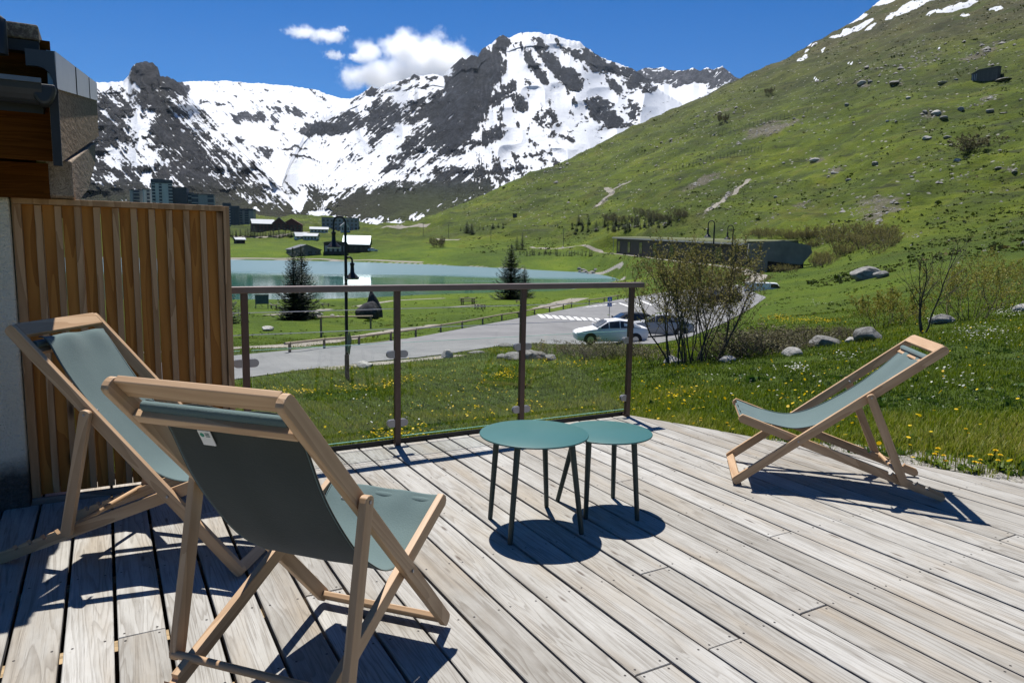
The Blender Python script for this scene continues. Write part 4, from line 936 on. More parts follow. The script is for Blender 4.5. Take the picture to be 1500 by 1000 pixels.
def mark(quad):
    P = [hit(*q) for q in quad]; V = []
    for i in range(5):
        for j in range(3):
            a = P[0] * (1 - i / 4) + P[3] * (i / 4); b = P[1] * (1 - i / 4) + P[2] * (i / 4); q = a * (1 - j / 2) + b * (j / 2); q[2] = height(q[0], q[1]) + .045; V.append(q)
    tag(npmesh('road_marking', V, grid_faces(5, 3), wp, None, True), kind='structure')
for i in range(9):
    u = 786 + i * 10.6; v = 460.8 + i * .75
    mark([(u, v), (u + 5.5, v + .1), (u + 14, v + 5.4), (u + 7, v + 5.3)])
for i in range(5):
    u = 850 + i * 9.5; v = 451.8 - i * 1.0
    mark([(u, v), (u + 4, v - .4), (u + 16, v - 3.2), (u + 12, v - 2.8)])
for i in range(6):
    u = 905 + i * 15; v = 444 - i * 1.9
    mark([(u, v), (u + 3, v - .4), (u + 22, v + 7.0), (u + 18, v + 7.4)])
# low parapet kerb stones and gravel verge along the near road edge
path([(470, 541), (520, 536), (560, 532), (615, 527), (670, 521)], 1.3, .045)

# ------------------------------------------------------------------ plants
def quads(P, D, Wd, L, W):
    """leaf-sized faces: start P, direction D, width axis Wd, length L, width W"""
    a = P - Wd * (W * .15)[:, None]; b = P + D * (L * .45)[:, None] - Wd * (W * .5)[:, None]; c = P + D * L[:, None]; d = P + D * (L * .45)[:, None] + Wd * (W * .5)[:, None]
    V = np.stack([a, b, c, d], 1).reshape(-1, 3); n = len(P); F = np.arange(n * 4).reshape(n, 4); return V, F
def unit(v): return v / (np.linalg.norm(v, axis=-1, keepdims=True) + 1e-9)
def make_conifer(h, r, seed, detail=1.0, base=.06, name='spruce_tree', gap=1.0):
    rs = np.random.RandomState(seed)
    R = bpy.data.objects.new(name, None); COL.objects.link(R); R.empty_display_size = .3
    MB().tube([(0, 0, -.3), (0, 0, h * .5), (0, 0, h * .97)], [h * .022, h * .014, .006], 7).build('trunk', M['bark'], R)
    P = []; D = []; Wd = []; L = []; W = []; C = []
    z = base * h; 
    while z < h * .97:
        f = z / h; ln = r * (1 - f) ** .82 * rs.uniform(.85, 1.1) + .02 * h
        nb = int((7 + 5 * (1 - f)) * (.7 + .3 * detail)); ph = rs.uniform(0, 6.28)
        for k in range(nb):
            a = ph + 6.283 * k / nb + rs.uniform(-.25, .25); l = ln * rs.uniform(.72, 1.12)
            n = max(4, int(l / h * 70 * detail)); t = (np.arange(n) + rs.rand(n)) / n
            rise = (.55 * f - .12) * l; bx = np.cos(a) * l * t; by = np.sin(a) * l * t; bz = z + rise * t + .22 * l * (t ** 2.2) - .10 * l * np.sin(t * math.pi)
            q = np.stack([bx, by, bz], 1)
            for rep in range(2):
                side = rs.uniform(-1, 1, n); dirr = np.stack([np.cos(a + side * .95), np.sin(a + side * .95), .12 + .25 * f + rs.uniform(-.3, .25, n)], 1)
                P.append(q + rs.normal(0, .008 * h, (n, 3)) * .5); D.append(unit(dirr)); Wd.append(unit(np.stack([-np.sin(a + side), np.cos(a + side), rs.uniform(-.5, .5, n)], 1)))
                L.append(l * (.16 + .20 * rs.rand(n)) * (1.05 - .55 * t)); W.append(h * .022 * (.7 + .6 * rs.rand(n)) / max(.55, detail)); C.append(np.clip(.25 + .5 * t * rs.rand(n) + rs.normal(0, .12, n), 0, 1))
        z += h * (.030 + .024 * (1 - f)) * gap * rs.uniform(.85, 1.2) / (.6 + .4 * detail)
    # leader
    n = 14; t = rs.rand(n); P.append(np.stack([t * 0, t * 0, h * (.9 + .1 * t)], 1)); a = rs.uniform(0, 6.28, n); D.append(unit(np.stack([np.cos(a) * .5, np.sin(a) * .5, np.ones(n)], 1))); Wd.append(unit(np.stack([-np.sin(a), np.cos(a), t * 0], 1))); L.append(np.full(n, h * .04)); W.append(np.full(n, h * .012)); C.append(rs.rand(n))
    P, D, Wd, L, W, C = [np.concatenate(x) for x in (P, D, Wd, L, W, C)]
    V, F = quads(P, D, Wd, L, W)
    npmesh('crown', V, F, M['needles'], R, False, {'rnd': np.repeat(C, 4)})
    return R
def put(o, P, label, cat, group=None, rz=0.0, sc=1.0):
    o.location = Vector(P); o.rotation_euler = (0, 0, rz); o.scale = (sc, sc, sc) if np.isscalar(sc) else sc
    for k in ('label', 'category', 'group'):
        if k in o: del o[k]
    return tag(o, label, cat, group)
def conifer_at(u, vb, vt, rw, label, seed, detail=1.0, base=.06, gap=1.0, group=None):
    P = hit(u, vb); h = px_size(P, vb - vt); o = make_conifer(h, px_size(P, rw), seed, detail, base, gap=gap); return put(o, P, label, 'tree', group)
conifer_at(431, 468, 366, 29, 'dark spruce with upswept branches near the lake, left one of a touching pair', 1, 1.5, .04, .85)
conifer_at(443, 466, 362, 30, 'dark spruce with upswept branches near the lake, right one of a touching pair', 2, 1.5, .04, .85)
conifer_at(330, 474, 396, 26, 'dense dark spruce half hidden behind the end of the larch fence', 3, 1.1, .03)
conifer_at(748, 438, 358, 27, 'broad dense dark spruce on the near lake shore', 4, 1.5, .02, .8)
conifer_at(768, 436, 392, 16, 'smaller dark spruce leaning out beside the broad spruce on the lake shore', 5, 1.2, .02, .9)
conifer_at(765, 366, 341, 7, 'slim dark spruce beyond the far end of the lake, taller of two', 6, .7)
conifer_at(757, 366, 346, 6, 'slim dark spruce beyond the far end of the lake, shorter of two', 7, .7)
conifer_at(684, 342, 324, 7, 'compact dark spruce clump standing alone on the green slope', 8, .7)
conifer_at(691, 342, 327, 6, 'small dark spruce right beside the compact spruce clump on the green slope', 9, .7)
# plantations of young conifers: one source, many copies
def young_plants(proto, spots, label, cat, group, rs, sc=(.8, 1.2), wide=1.0):
    first = True
    for (u, v, hp) in spots:
        P = hit(u, v); H = px_size(P, hp)
        o = proto if first else copy_tree(proto); first = False
        k = H / proto['h0']; put(o, P, label, cat, group, rs.uniform(0, 6.28), (lambda q: (q * wide, q * wide, q))(k * rs.uniform(*sc)))
rs = np.random.RandomState(4)
def proto_conifer(seed, fat=.3): o = make_conifer(5.0, 5 * fat, seed, .6, .02); o['h0'] = 5.0; return o
spots = []
for i in range(64):
    f = rs.rand(); u = 836 + 150 * f; spots.append((u, 341 - 12 * f * f + rs.uniform(-14, 3) * (1 - .3 * f), rs.uniform(8, 17) * (1 - .35 * f)))
young_plants(proto_conifer(21, .30), spots, 'young dark conifer in the plantation on the slope above the gallery building', 'young tree', 'young conifers planted above the gallery', rs)
spots = [(762 + 104 * (i / 25) + rs.uniform(-2, 2), 374.5 + 1.0 * rs.uniform(-1, 1), rs.uniform(5, 11)) for i in range(26)]
young_plants(proto_conifer(22, .28), spots, 'young conifer in the low row below the far lakeside road', 'young tree', 'young conifers in a row by the far road', rs)
spots = [(336 + 108 * (i / 27) + rs.uniform(-2, 2), 347 + rs.uniform(-1.5, 1.5), rs.uniform(7, 14)) for i in range(28)]
young_plants(proto_conifer(23, .30), spots, 'small dark conifer in the tree belt below the red chalets', 'young tree', 'conifers below the red chalets', rs)
spots = [(u, v, h) for u, v, h in ((703, 336, 4), (708, 337, 5), (722, 334, 7), (730, 333, 7), (737, 334, 6), (675, 339, 6), (714, 332, 4), (817, 331, 4), (799, 372, 12))]
young_plants(proto_conifer(24, .34), spots, 'tiny dark conifer scattered over the green slope by the ski field', 'young tree', 'tiny conifers on the green slope', rs)

def make_twiggy(name, stems, h, spread, seed, leafmat, nleaf, leaf, kids=(7, 5), thick=.035, lean=.5, zstart=.35, droop=.1, bare=False, base_r=.25):
    rs = np.random.RandomState(seed); R = bpy.data.objects.new(name, None); COL.objects.link(R); R.empty_display_size = .3
    br = MB(); P = []; D = []
    def grow(p, d, l, r, n):
        pts = [p]; 
        for i in range(n):
            d = unit(d + rs.normal(0, .13, 3) + np.array([0, 0, .06])); pts.append(pts[-1] + d * l / n)
        return np.array(pts), d
    for sI in range(stems):
        a = 6.283 * (sI + rs.uniform(-.3, .3)) / stems; ro = base_r * math.sqrt(rs.rand())
        d = unit(np.array([math.cos(a) * lean * rs.uniform(.3, 1.2), math.sin(a) * lean * rs.uniform(.3, 1.2), 1.0])); L0 = h * rs.uniform(.72, 1.05)
        pts, _ = grow(np.array([ro * math.cos(a), ro * math.sin(a), -.1]), d, L0, thick, 8)
        br.tube(pts, np.linspace(thick * rs.uniform(.7, 1.2), thick * .22, len(pts)), 6, cap=False)
        for k in range(kids[0]):
            t = zstart + (1 - zstart) * (k + rs.rand()) / kids[0]; i = min(int(t * 8), 7); q = pts[i] * (1 - (t * 8 - i)) + pts[i + 1] * (t * 8 - i)
            a2 = rs.uniform(0, 6.28); dd = unit(unit(pts[i + 1] - pts[i]) * .8 + np.array([math.cos(a2), math.sin(a2), rs.uniform(-.1, .4)]) * spread); l2 = L0 * (1.1 - t) * rs.uniform(.35, .65) + .08 * h
            p2, _ = grow(q, dd, l2, 0, 5); br.tube(p2, np.linspace(thick * .3, thick * .09, len(p2)), 4, cap=False)
            for m_ in range(kids[1]):
                t2 = .2 + .8 * rs.rand(); i2 = min(int(t2 * 5), 4); q2 = p2[i2] * (1 - (t2 * 5 - i2)) + p2[i2 + 1] * (t2 * 5 - i2)
                d3 = unit(unit(p2[i2 + 1] - p2[i2]) + rs.normal(0, .6, 3) + np.array([0, 0, .2])); l3 = l2 * rs.uniform(.25, .55) + .03 * h
                p3, _ = grow(q2, d3, l3, 0, 3); br.tube(p3, np.linspace(thick * .11, thick * .05, len(p3)), 3, cap=False)
                nl = rs.poisson(nleaf)
                for _k in range(nl):
                    t3 = rs.rand() * 3; i3 = min(int(t3), 2); P.append(p3[i3] * (1 - (t3 - i3)) + p3[i3 + 1] * (t3 - i3) + rs.normal(0, .01, 3)); D.append(unit(d3 * .6 + rs.normal(0, .7, 3)))
    br.build('trunk', M['bark'] if thick > .02 else M['twig'], R)
    if P:
        P = np.array(P); D = np.array(D); n = len(P); Wd = unit(np.cross(D, rs.normal(0, 1, (n, 3)))); Ls = leaf * rs.uniform(.6, 1.4, n)
        V, F = quads(P, D, Wd, Ls, Ls * .62)
        npmesh('crown', V, F, leafmat, R, False, {'rnd': np.repeat(np.clip(rs.normal(.5, .22, n), 0, 1), 4)})
    return R
# big willow between the deck and the car park
P = hit(1015, 531); H = px_size(P, 531 - 352)
put(make_twiggy('willow_shrub', 24, H, .72, 11, M['leaf_bud'], 9.0, .046, (10, 9), .024, .50, .24, base_r=.7), P, 'large many stemmed shrub with sparse olive young leaves beyond the railing end', 'shrub')
P = hit(1352, 489); H = px_size(P, 489 - 362)
put(make_twiggy('bare_tree', 3, H * 1.1, .8, 15, M['leaf_bud'], .3, .03, (9, 7), .036, .30, .30, base_r=.04), P, 'small bare branching tree behind the reclined deckchair', 'tree', None, .6)
for k, (u, v, hp, lb) in enumerate([(1415, 468, 92, 'loose yellowish shrub right of the bare tree'), (1475, 452, 90, 'loose yellowish shrub at the right edge of the photograph'), (1300, 478, 58, 'low sparse yellowish shrub at the foot of the bare tree')]):
    P = hit(u, v); H = px_size(P, hp)
    put(make_twiggy('yellow_shrub', 16, H, .8, 30 + k, M['leaf_yellow'], 7.5, .05, (7, 6), .012, .75, .2, base_r=.7), P, lb, 'shrub')
def proto_brush(seed, mat, nl): o = make_twiggy('brush', 14, 2.0, .9, seed, mat, nl, .11, (7, 5), .034, .75, .10, base_r=1.0); o['h0'] = 2.0; return o
rs = np.random.RandomState(12)
spots = [(u, v, h) for u, v, h in ((812, 520, 18), (850, 522, 20), (885, 524, 22), (930, 522, 22), (1062, 525, 26), (1090, 515, 30), (1118, 512, 30), (1145, 510, 28), (1172, 505, 26), (1215, 500, 18), (1250, 494, 20), (960, 528, 22), (1075, 527, 24), (1104, 521, 28), (1132, 516, 26), (1158, 510, 26), (1190, 503, 22), (905, 526, 20), (870, 526, 18), (1230, 498, 18))]
young_plants(proto_brush(41, M['leaf_grey'], 2.2), spots, 'low tangled brown brush in the strip of stones behind the meadow', 'brush', 'brush along the stony strip', rs, (.9, 1.3), 1.9)
spots = [(1180 + 130 * rs.rand(), 345 + 30 * rs.rand(), rs.uniform(14, 26)) for i in range(26)] + [(1095 + 95 * rs.rand(), 352 - 8 * rs.rand(), rs.uniform(8, 14)) for i in range(10)] + [(1185 + 30 * rs.rand(), 380 + 14 * rs.rand(), rs.uniform(12, 20)) for i in range(8)] + [(1100 + 90 * rs.rand(), 349 - 3 * rs.rand(), rs.uniform(7, 12)) for i in range(12)] + [(1128 + 45 * rs.rand(), 396 + 4 * rs.rand(), rs.uniform(8, 14)) for i in range(6)]
young_plants(proto_brush(42, M['leaf_bud'], 2.0), spots, 'leafless grey brown brush on the slope above the tunnel mouth', 'brush', 'brush on the slope by the tunnel', rs)
spots = [(880 + 120 * rs.rand(), 330 - 12 * rs.rand(), rs.uniform(8, 14)) for i in range(14)]
young_plants(proto_brush(43, M['leaf_grey'], 3.0), spots, 'dull grey brush behind the conifer plantation', 'brush', 'brush behind the conifer plantation', rs)
for k, (u, v, h, lb) in enumerate([(1425, 224, 24, 'dark round bush alone high on the right slope'), (640, 362, 15, 'brown bushy shrub on the far lake shore'), (1127, 138, 8, 'small dark bush below the snow patches'), (1058, 180, 12, 'dark low bush just above the upper snow fence')]):
    P = hit(u, v); H = px_size(P, h)
    o = make_twiggy('bush', 14, H, .9, 50 + k, M['leaf_grey'], 8, H * .07, (6, 5), H * .012, 1.0, .05, base_r=H * .5); put(o, P, lb, 'bush', None, 0, (1.5, 1.5, 1) if u > 1400 else 1.0)
P = hit(1228, 500); put(make_twiggy('sapling', 1, px_size(P, 52), .5, 77, M['leaf_bud'], .5, .03, (7, 3), .012, .1, .3, base_r=.01), P, 'thin bare sapling between two pale boulders', 'sapling')

# meadow grass (one mass) and flowers
def scatter(n, rmin, rmax, amin, amax, rs, power=1.0):
    a = rs.uniform(R_(amin), R_(amax), n); u = rs.rand(n); r = rmin * (rmax / rmin) ** u
    return np.sin(a) * r, np.cos(a) * r, r
def free(x, y):
    j, b = x * AJ[0] + y * AJ[1], x * AB[0] + y * AB[1]
    e = np.where(j < 3.53, b - 4.375, (j - 3.53) + (b - 4.345) / 2.29 - .03)
    ok = (e > 0) & ~((j < -.3) & (b < 9))
    return ok
rs = np.random.RandomState(77)
x, y, r = scatter(120000, 4.6, 46, -42, 46, rs)
ok = free(x, y); x, y, r = x[ok], y[ok], r[ok]
rd = poly_sd(x, y, _rp); ok = rd > .25; x, y, r = x[ok], y[ok], r[ok]
j, b = x * AJ[0] + y * AJ[1], x * AB[0] + y * AB[1]
ed = (j - 3.543) * 2.29 + (b - 4.324)
gv = (j > 3.7) * smooth(2.4, .8, ed + .7 * fbm(x * 1.4, y * 1.4, 3, 40)) * smooth(3.6, 4.3, j)
ok = rs.rand(len(x)) > gv * .93; x, y, r = x[ok], y[ok], r[ok]
nb = 4; X = np.repeat(x, nb); Y = np.repeat(y, nb); Rr = np.repeat(r, nb); n = len(X)
sp = np.clip(Rr * .006, .02, .2); X = X + rs.normal(0, 1, n) * sp; Y = Y + rs.normal(0, 1, n) * sp
ok = free(X, Y); X, Y, Rr = X[ok], Y[ok], Rr[ok]; n = len(X)
Z = height(X, Y)
cl = fbm(X / 1.3, Y / 1.3, 3, 81); cl2 = fbm(X / 5, Y / 5, 3, 82)
Hh = np.clip(.075 + .06 * cl + .05 * cl2 + rs.normal(0, .025, n), .025, .24) * (.8 + .35 * smooth(6, 20, Rr))
a = rs.uniform(0, 6.28, n); bend = rs.uniform(.15, .9, n)
D1 = np.stack([np.cos(a) * bend * .5, np.sin(a) * bend * .5, np.ones(n)], 1); D2 = np.stack([np.cos(a) * bend * 1.4, np.sin(a) * bend * 1.4, np.full(n, .7)], 1)
D1 = unit(D1); D2 = unit(D2); Wd = np.stack([-np.sin(a), np.cos(a), a * 0], 1); wd = np.clip(.0022 + .00060 * Rr, .003, .022) * rs.uniform(.7, 1.5, n)
B0 = np.stack([X, Y, Z - .01], 1)
v0 = B0 - Wd * wd[:, None] / 2; v1 = B0 + Wd * wd[:, None] / 2; m1 = B0 + D1 * (Hh * .6)[:, None]; v2 = m1 + Wd * wd[:, None] * .4; v3 = m1 - Wd * wd[:, None] * .4; v4 = m1 + D2 * (Hh * .5)[:, None]
V = np.stack([v0, v1, v2, v3, v4], 1).reshape(-1, 3); i5 = np.arange(n)[:, None] * 5
F = np.empty((2 * n, 4), int)
tri = i5 + np.array([[3, 2, 4]]); qd = i5 + np.array([[0, 1, 2, 3]])
me_f = [*qd, *tri]
tone = np.clip(.50 + .45 * cl2 + .35 * cl + rs.normal(0, .16, n), 0, 1)
del F
loops = np.concatenate([qd.ravel(), tri.ravel()]); tot = np.concatenate([np.full(n, 4), np.full(n, 3)]); starts = np.concatenate([[0], np.cumsum(tot)[:-1]])
me = bpy.data.meshes.new('grass'); me.vertices.add(len(V)); me.vertices.foreach_set('co', V.astype(np.float32).ravel()); me.loops.add(len(loops)); me.loops.foreach_set('vertex_index', loops.astype(np.int32))
me.polygons.add(2 * n); me.polygons.foreach_set('loop_start', starts.astype(np.int32)); me.polygons.foreach_set('loop_total', tot.astype(np.int32))
at = me.attributes.new('rnd', 'FLOAT', 'POINT'); at.data.foreach_set('value', np.repeat(tone, 5).astype(np.float32)); me.update(calc_edges=True)
me.materials.append(M['grass']); go = bpy.data.objects.new('grass', me); COL.objects.link(go); tag(go, 'short green meadow grass with lighter and darker clumps below the deck', 'grass', kind='stuff')
del me_f
def flowers(name, X, Y, rad, hgt, mat, label, rs, petals=8):
    n = len(X); Z = height(X, Y) + hgt; k = petals; V = []; t = np.arange(k) * 2 * math.pi / k
    tx, ty = rs.normal(0, .35, n), rs.normal(-.25, .35, n)
    cx = np.cos(t)[None] * rad[:, None] * rs.uniform(.85, 1.1, (n, k)); cy = np.sin(t)[None] * rad[:, None] * rs.uniform(.85, 1.1, (n, k))
    V = np.stack([X[:, None] + cx, Y[:, None] + cy, Z[:, None] + cx * tx[:, None] + cy * ty[:, None]], -1).reshape(-1, 3)
    o = npmesh(name, V, np.arange(n * k).reshape(n, k), mat, None, False, {'rnd': np.repeat(rs.rand(n), k)}); tag(o, label, 'flowers', kind='stuff'); return o
rs = np.random.RandomState(5)
x, y, r = scatter(900, 5.0, 44, -40, 46, rs)
CL = [(415, 577, 34, 5, 130), (450, 578, 20, 4, 60), (520, 572, 30, 7, 110), (570, 566, 26, 6, 120), (600, 556, 22, 5, 90), (740, 553, 30, 6, 170), (745, 545, 10, 8, 50), (775, 600, 22, 12, 60), (785, 636, 18, 8, 50), (560, 645, 30, 8, 70), (600, 640, 40, 10, 80), (830, 535, 50, 8, 130), (1000, 585, 60, 25, 120), (700, 560, 80, 30, 120), (1170, 470, 44, 5, 260), (1140, 466, 20, 4, 140), (1210, 472, 22, 4, 100), (1180, 600, 90, 30, 60), (870, 470, 30, 8, 60), (800, 530, 30, 8, 60), (690, 600, 100, 30, 110), (430, 545, 80, 8, 20)]
for (u, v, ru, rv, n) in CL:
    for _ in range(int(n * .6)):
        P = hit(u + rs.normal(0, .5) * ru, v + rs.normal(0, .5) * rv); x = np.append(x, P[0]); y = np.append(y, P[1])
ok = free(x, y) & (poly_sd(x, y, _rp) > .2); x, y = x[ok], y[ok]; r = np.hypot(x, y)
flowers('yellow_flowers', x, y, np.clip(rs.uniform(.009, .016, len(x)) + .0003 * r, .01, .05), rs.uniform(.06, .15, len(x)), M['yellow'], 'yellow dandelions scattered in drifts over the meadow grass', rs)
x = []; y = []
for (u, v, ru, rv, n) in [(1168, 547, 16, 5, 90), (1435, 492, 50, 14, 260), (1480, 460, 30, 9, 200), (1165, 514, 8, 4, 40), (1230, 528, 30, 10, 60), (1200, 445, 20, 5, 60), (560, 600, 120, 40, 60), (1100, 560, 90, 30, 90), (1380, 560, 90, 40, 90), (1370, 470, 20, 4, 40)]:
    for _ in range(int(n * .5)): P = hit(u + rs.normal(0, .5) * ru, v + rs.normal(0, .5) * rv); x.append(P[0]); y.append(P[1])
x, y = np.array(x), np.array(y); ok = free(x, y); x, y = x[ok], y[ok]
flowers('white_flowers', x, y, rs.uniform(.008, .016, len(x)) + .0003 * np.hypot(x, y), rs.uniform(.06, .16, len(x)), M['white_fl'], 'small white flowers in patches on the meadow', rs, 6)
# dandelion plants in the gravel at the deck edge
def make_dandelion(seed):
    rs = np.random.RandomState(seed); R = bpy.data.objects.new('dandelion', None); COL.objects.link(R)
    P, D, Wd, L, W = [], [], [], [], []
    for k in range(13):
        a = rs.uniform(0, 6.28); P.append((0, 0, .0)); D.append(unit(np.array([math.cos(a), math.sin(a), rs.uniform(.25, .9)]))); Wd.append((-math.sin(a), math.cos(a), 0)); L.append(rs.uniform(.05, .11)); W.append(.016)
    V, F = quads(np.array(P), np.array(D), np.array(Wd), np.array(L), np.array(W)); npmesh('leaves', V, F, M['grass'], R, False, {'rnd': np.full(len(V), .45)})
    m = MB(); hd = [(rs.uniform(-.02, .02), rs.uniform(-.02, .02), rs.uniform(.055, .10)) for _ in range(2)]
    for h in hd: m.tube([(0, 0, 0), (h[0] * .6, h[1] * .6, h[2] * .6), h], .0018, 5)
    m.build('stem', M['metal_teal_dark'] if False else M['grass'], R)
    for h in hd:
        P, D, Wd, L, W = [], [], [], [], []
        for ring, (el, ln) in enumerate(((.15, .017), (.5, .014), (1.0, .010))):
            for k in range(16 - 3 * ring):
                a = 6.283 * k / (16 - 3 * ring) + ring; P.append(h); D.append((math.cos(a) * math.cos(el), math.sin(a) * math.cos(el), math.sin(el))); Wd.append((-math.sin(a), math.cos(a), 0)); L.append(ln); W.append(.006)
        V, F = quads(np.array(P), np.array(D), np.array(Wd), np.array(L), np.array(W)); npmesh('flower_head', V, F, M['yellow'], R, False, {'rnd': rs.rand(len(V))})
    return R
d0 = make_dandelion(1)
for i, (u, v, k) in enumerate([(1372, 682, 1.2), (1386, 688, 1.0), (1423, 692, 1.2), (1430, 690, .9), (1450, 683, 1.2), (1465, 690, 1.1), (1418, 645, 1.0), (1066, 632, .9), (1024, 624, .9)]):
    o = d0 if i == 0 else copy_tree(d0)
    put(o, hit(u, v), 'yellow dandelion plant growing in the grit along the cut deck edge', 'dandelion', 'dandelions by the deck edge', i * 1.3, k)

# low alpine cover and loose stones over the hillside (masses)
def cover(name, n, rmin, rmax, amin, amax, size, seed, mat, label, cond, k=6, flatn=.5):
    rs = np.random.RandomState(seed); x, y, r = scatter(n, rmin, rmax, amin, amax, rs)
    z = height(x, y); u, v = project(np.column_stack([x, y, z])); ok = cond(x, y, z, u, v, rs); x, y, z, r = x[ok], y[ok], z[ok], r[ok]; n = len(x)
    sz = size * rs.lognormal(0, .45, n) * (.55 + r / 420)
    P = np.repeat(np.column_stack([x, y, z]), k, 0); S = np.repeat(sz, k); m = len(P)
    P = P + rs.normal(0, .42, (m, 3)) * S[:, None] * np.array([1, 1, .12]); D = unit(rs.normal(0, 1, (m, 3)) * np.array([1, 1, .5]) + np.array([0, 0, .5])); W = unit(np.cross(D, rs.normal(0, 1, (m, 3))))
    V, F = quads(P - D * S[:, None] * .15, D, W, S * rs.uniform(.5, 1.0, m), S * rs.uniform(.45, .9, m)); npm = npmesh(name, V, F, mat, None, False, {'rnd': np.repeat(np.clip(np.repeat(rs.normal(.5, .25, n), k) + rs.normal(0, .1, m), 0, 1), 4)})
    tag(npm, label, 'ground cover', kind='stuff'); return npm
M['heath'] = foliage('alpine_heath', [(0, (.020, .034, .005)), (.5, (.046, .068, .007)), (.8, (.085, .108, .010)), (1, (.12, .10, .03))], .15, .8)
def _hill_ok(x, y, z, u, v, rs):
    f = fbm(x / 45, y / 45, 4, 301) + .6 * fbm(x / 9, y / 9, 3, 302)
    return (z > LAKE_Z + 5.5) & (poly_sd(x, y, _rp) > 3) & (rs.rand(len(x)) < np.clip(.30 + 1.5 * f, .03, 1)) & (z < 330)
cover('hill_undergrowth', 42000, 85, 950, -4, 46, .36, 91, M['heath'], 'low dark heath and tussocks over the hillside', _hill_ok)
def _mead_ok(x, y, z, u, v, rs):
    f = fbm(x / 6, y / 6, 4, 311)
    return (poly_sd(x, y, _rp) > .6) & (LSD_at(x, y) > 2) & (rs.rand(len(x)) < np.clip(.25 + 1.4 * f, .02, 1))
def LSD_at(x, y): return poly_sd(x, y, LAKE)
M['tussock'] = foliage('meadow_tussock', [(0, (.030, .058, .006)), (.5, (.060, .100, .008)), (.8, (.105, .135, .014)), (1, (.15, .14, .05))], .3, .7)
cover('meadow_undergrowth', 26000, 44, 420, -26, 46, .16, 92, M['tussock'], 'taller grass tussocks in the distant meadows', _mead_ok, 6)
def _near_ok(x, y, z, u, v, rs):
    f = fbm(x / 1.6, y / 1.6, 3, 321) + .5 * fbm(x / 7, y / 7, 2, 322)
    return free(x, y) & (poly_sd(x, y, _rp) > .4) & (rs.rand(len(x)) < np.clip(.05 + 1.7 * f, .01, 1))
M['weed'] = foliage('broad_leaf_weeds', [(0, (.020, .050, .006)), (.5, (.045, .095, .010)), (1, (.10, .15, .035))], .35, .5)
cover('meadow_weeds', 16000, 4.7, 40, -40, 46, .085, 93, M['weed'], 'broad leaved weeds growing in clumps through the near meadow', _near_ok, 9)
def loose_stones(n, seed):
    rs = np.random.RandomState(seed); P = []
    for (u, v, ru, rv, dg, w_) in DIRT:
        c, s_ = math.cos(R_(dg)), math.sin(R_(dg))
        for _ in range(int(ru * rv * .16 * min(w_, 1)) + 6):
            a, b = rs.normal(0, .5) * ru, rs.normal(0, .5) * rv; uu, vv = u + a * c - b * s_, v + a * s_ + b * c
            if uu < 1515 and vv > -5: P.append(hit(uu, vv, 60))
    for _ in range(n):
        u = rs.uniform(760, 1500); v = rs.uniform(60, 400); q = hit(u, v, 60)
        if 60 < np.hypot(q[0], q[1]) < 1300 and q[2] > LAKE_Z + 5: P.append(q)
    P = np.array(P); n = len(P); sz = np.hypot(P[:, 0], P[:, 1]) / FPX * rs.lognormal(.15, .5, n) * 1.1
    B = np.array([(1, 0, 0), (.3, 1, .1), (-.9, .4, 0), (-.5, -.9, .05), (.5, -.8, 0), (.1, .1, .75), (-.3, .0, .6)]); Fb = np.array([(0, 1, 5), (1, 6, 5), (1, 2, 6), (2, 3, 6), (3, 5, 6), (3, 4, 5), (4, 0, 5)])
    a = rs.uniform(0, 6.28, n); V = []; ca_, sa_ = np.cos(a)[:, None], np.sin(a)[:, None]; jit = rs.uniform(.7, 1.3, (n, 7))
    bx, by = B[None, :, 0] * jit, B[None, :, 1] * jit
    V = np.stack([P[:, 0:1] + sz[:, None] * (bx * ca_ - by * sa_), P[:, 1:2] + sz[:, None] * (bx * sa_ + by * ca_), P[:, 2:3] + sz[:, None] * (B[None, :, 2] * jit - .15)], -1).reshape(-1, 3)
    F = (Fb[None] + 7 * np.arange(n)[:, None, None]).reshape(-1, 3)
    o = npmesh('scree', V, F, simple('scree_stone', (.22, .21, .19), .95, 0, .4, .4), None, False); tag(o, 'loose pale stones strewn over the scree patches and the hillside', 'stones', kind='stuff')
loose_stones(420, 95)

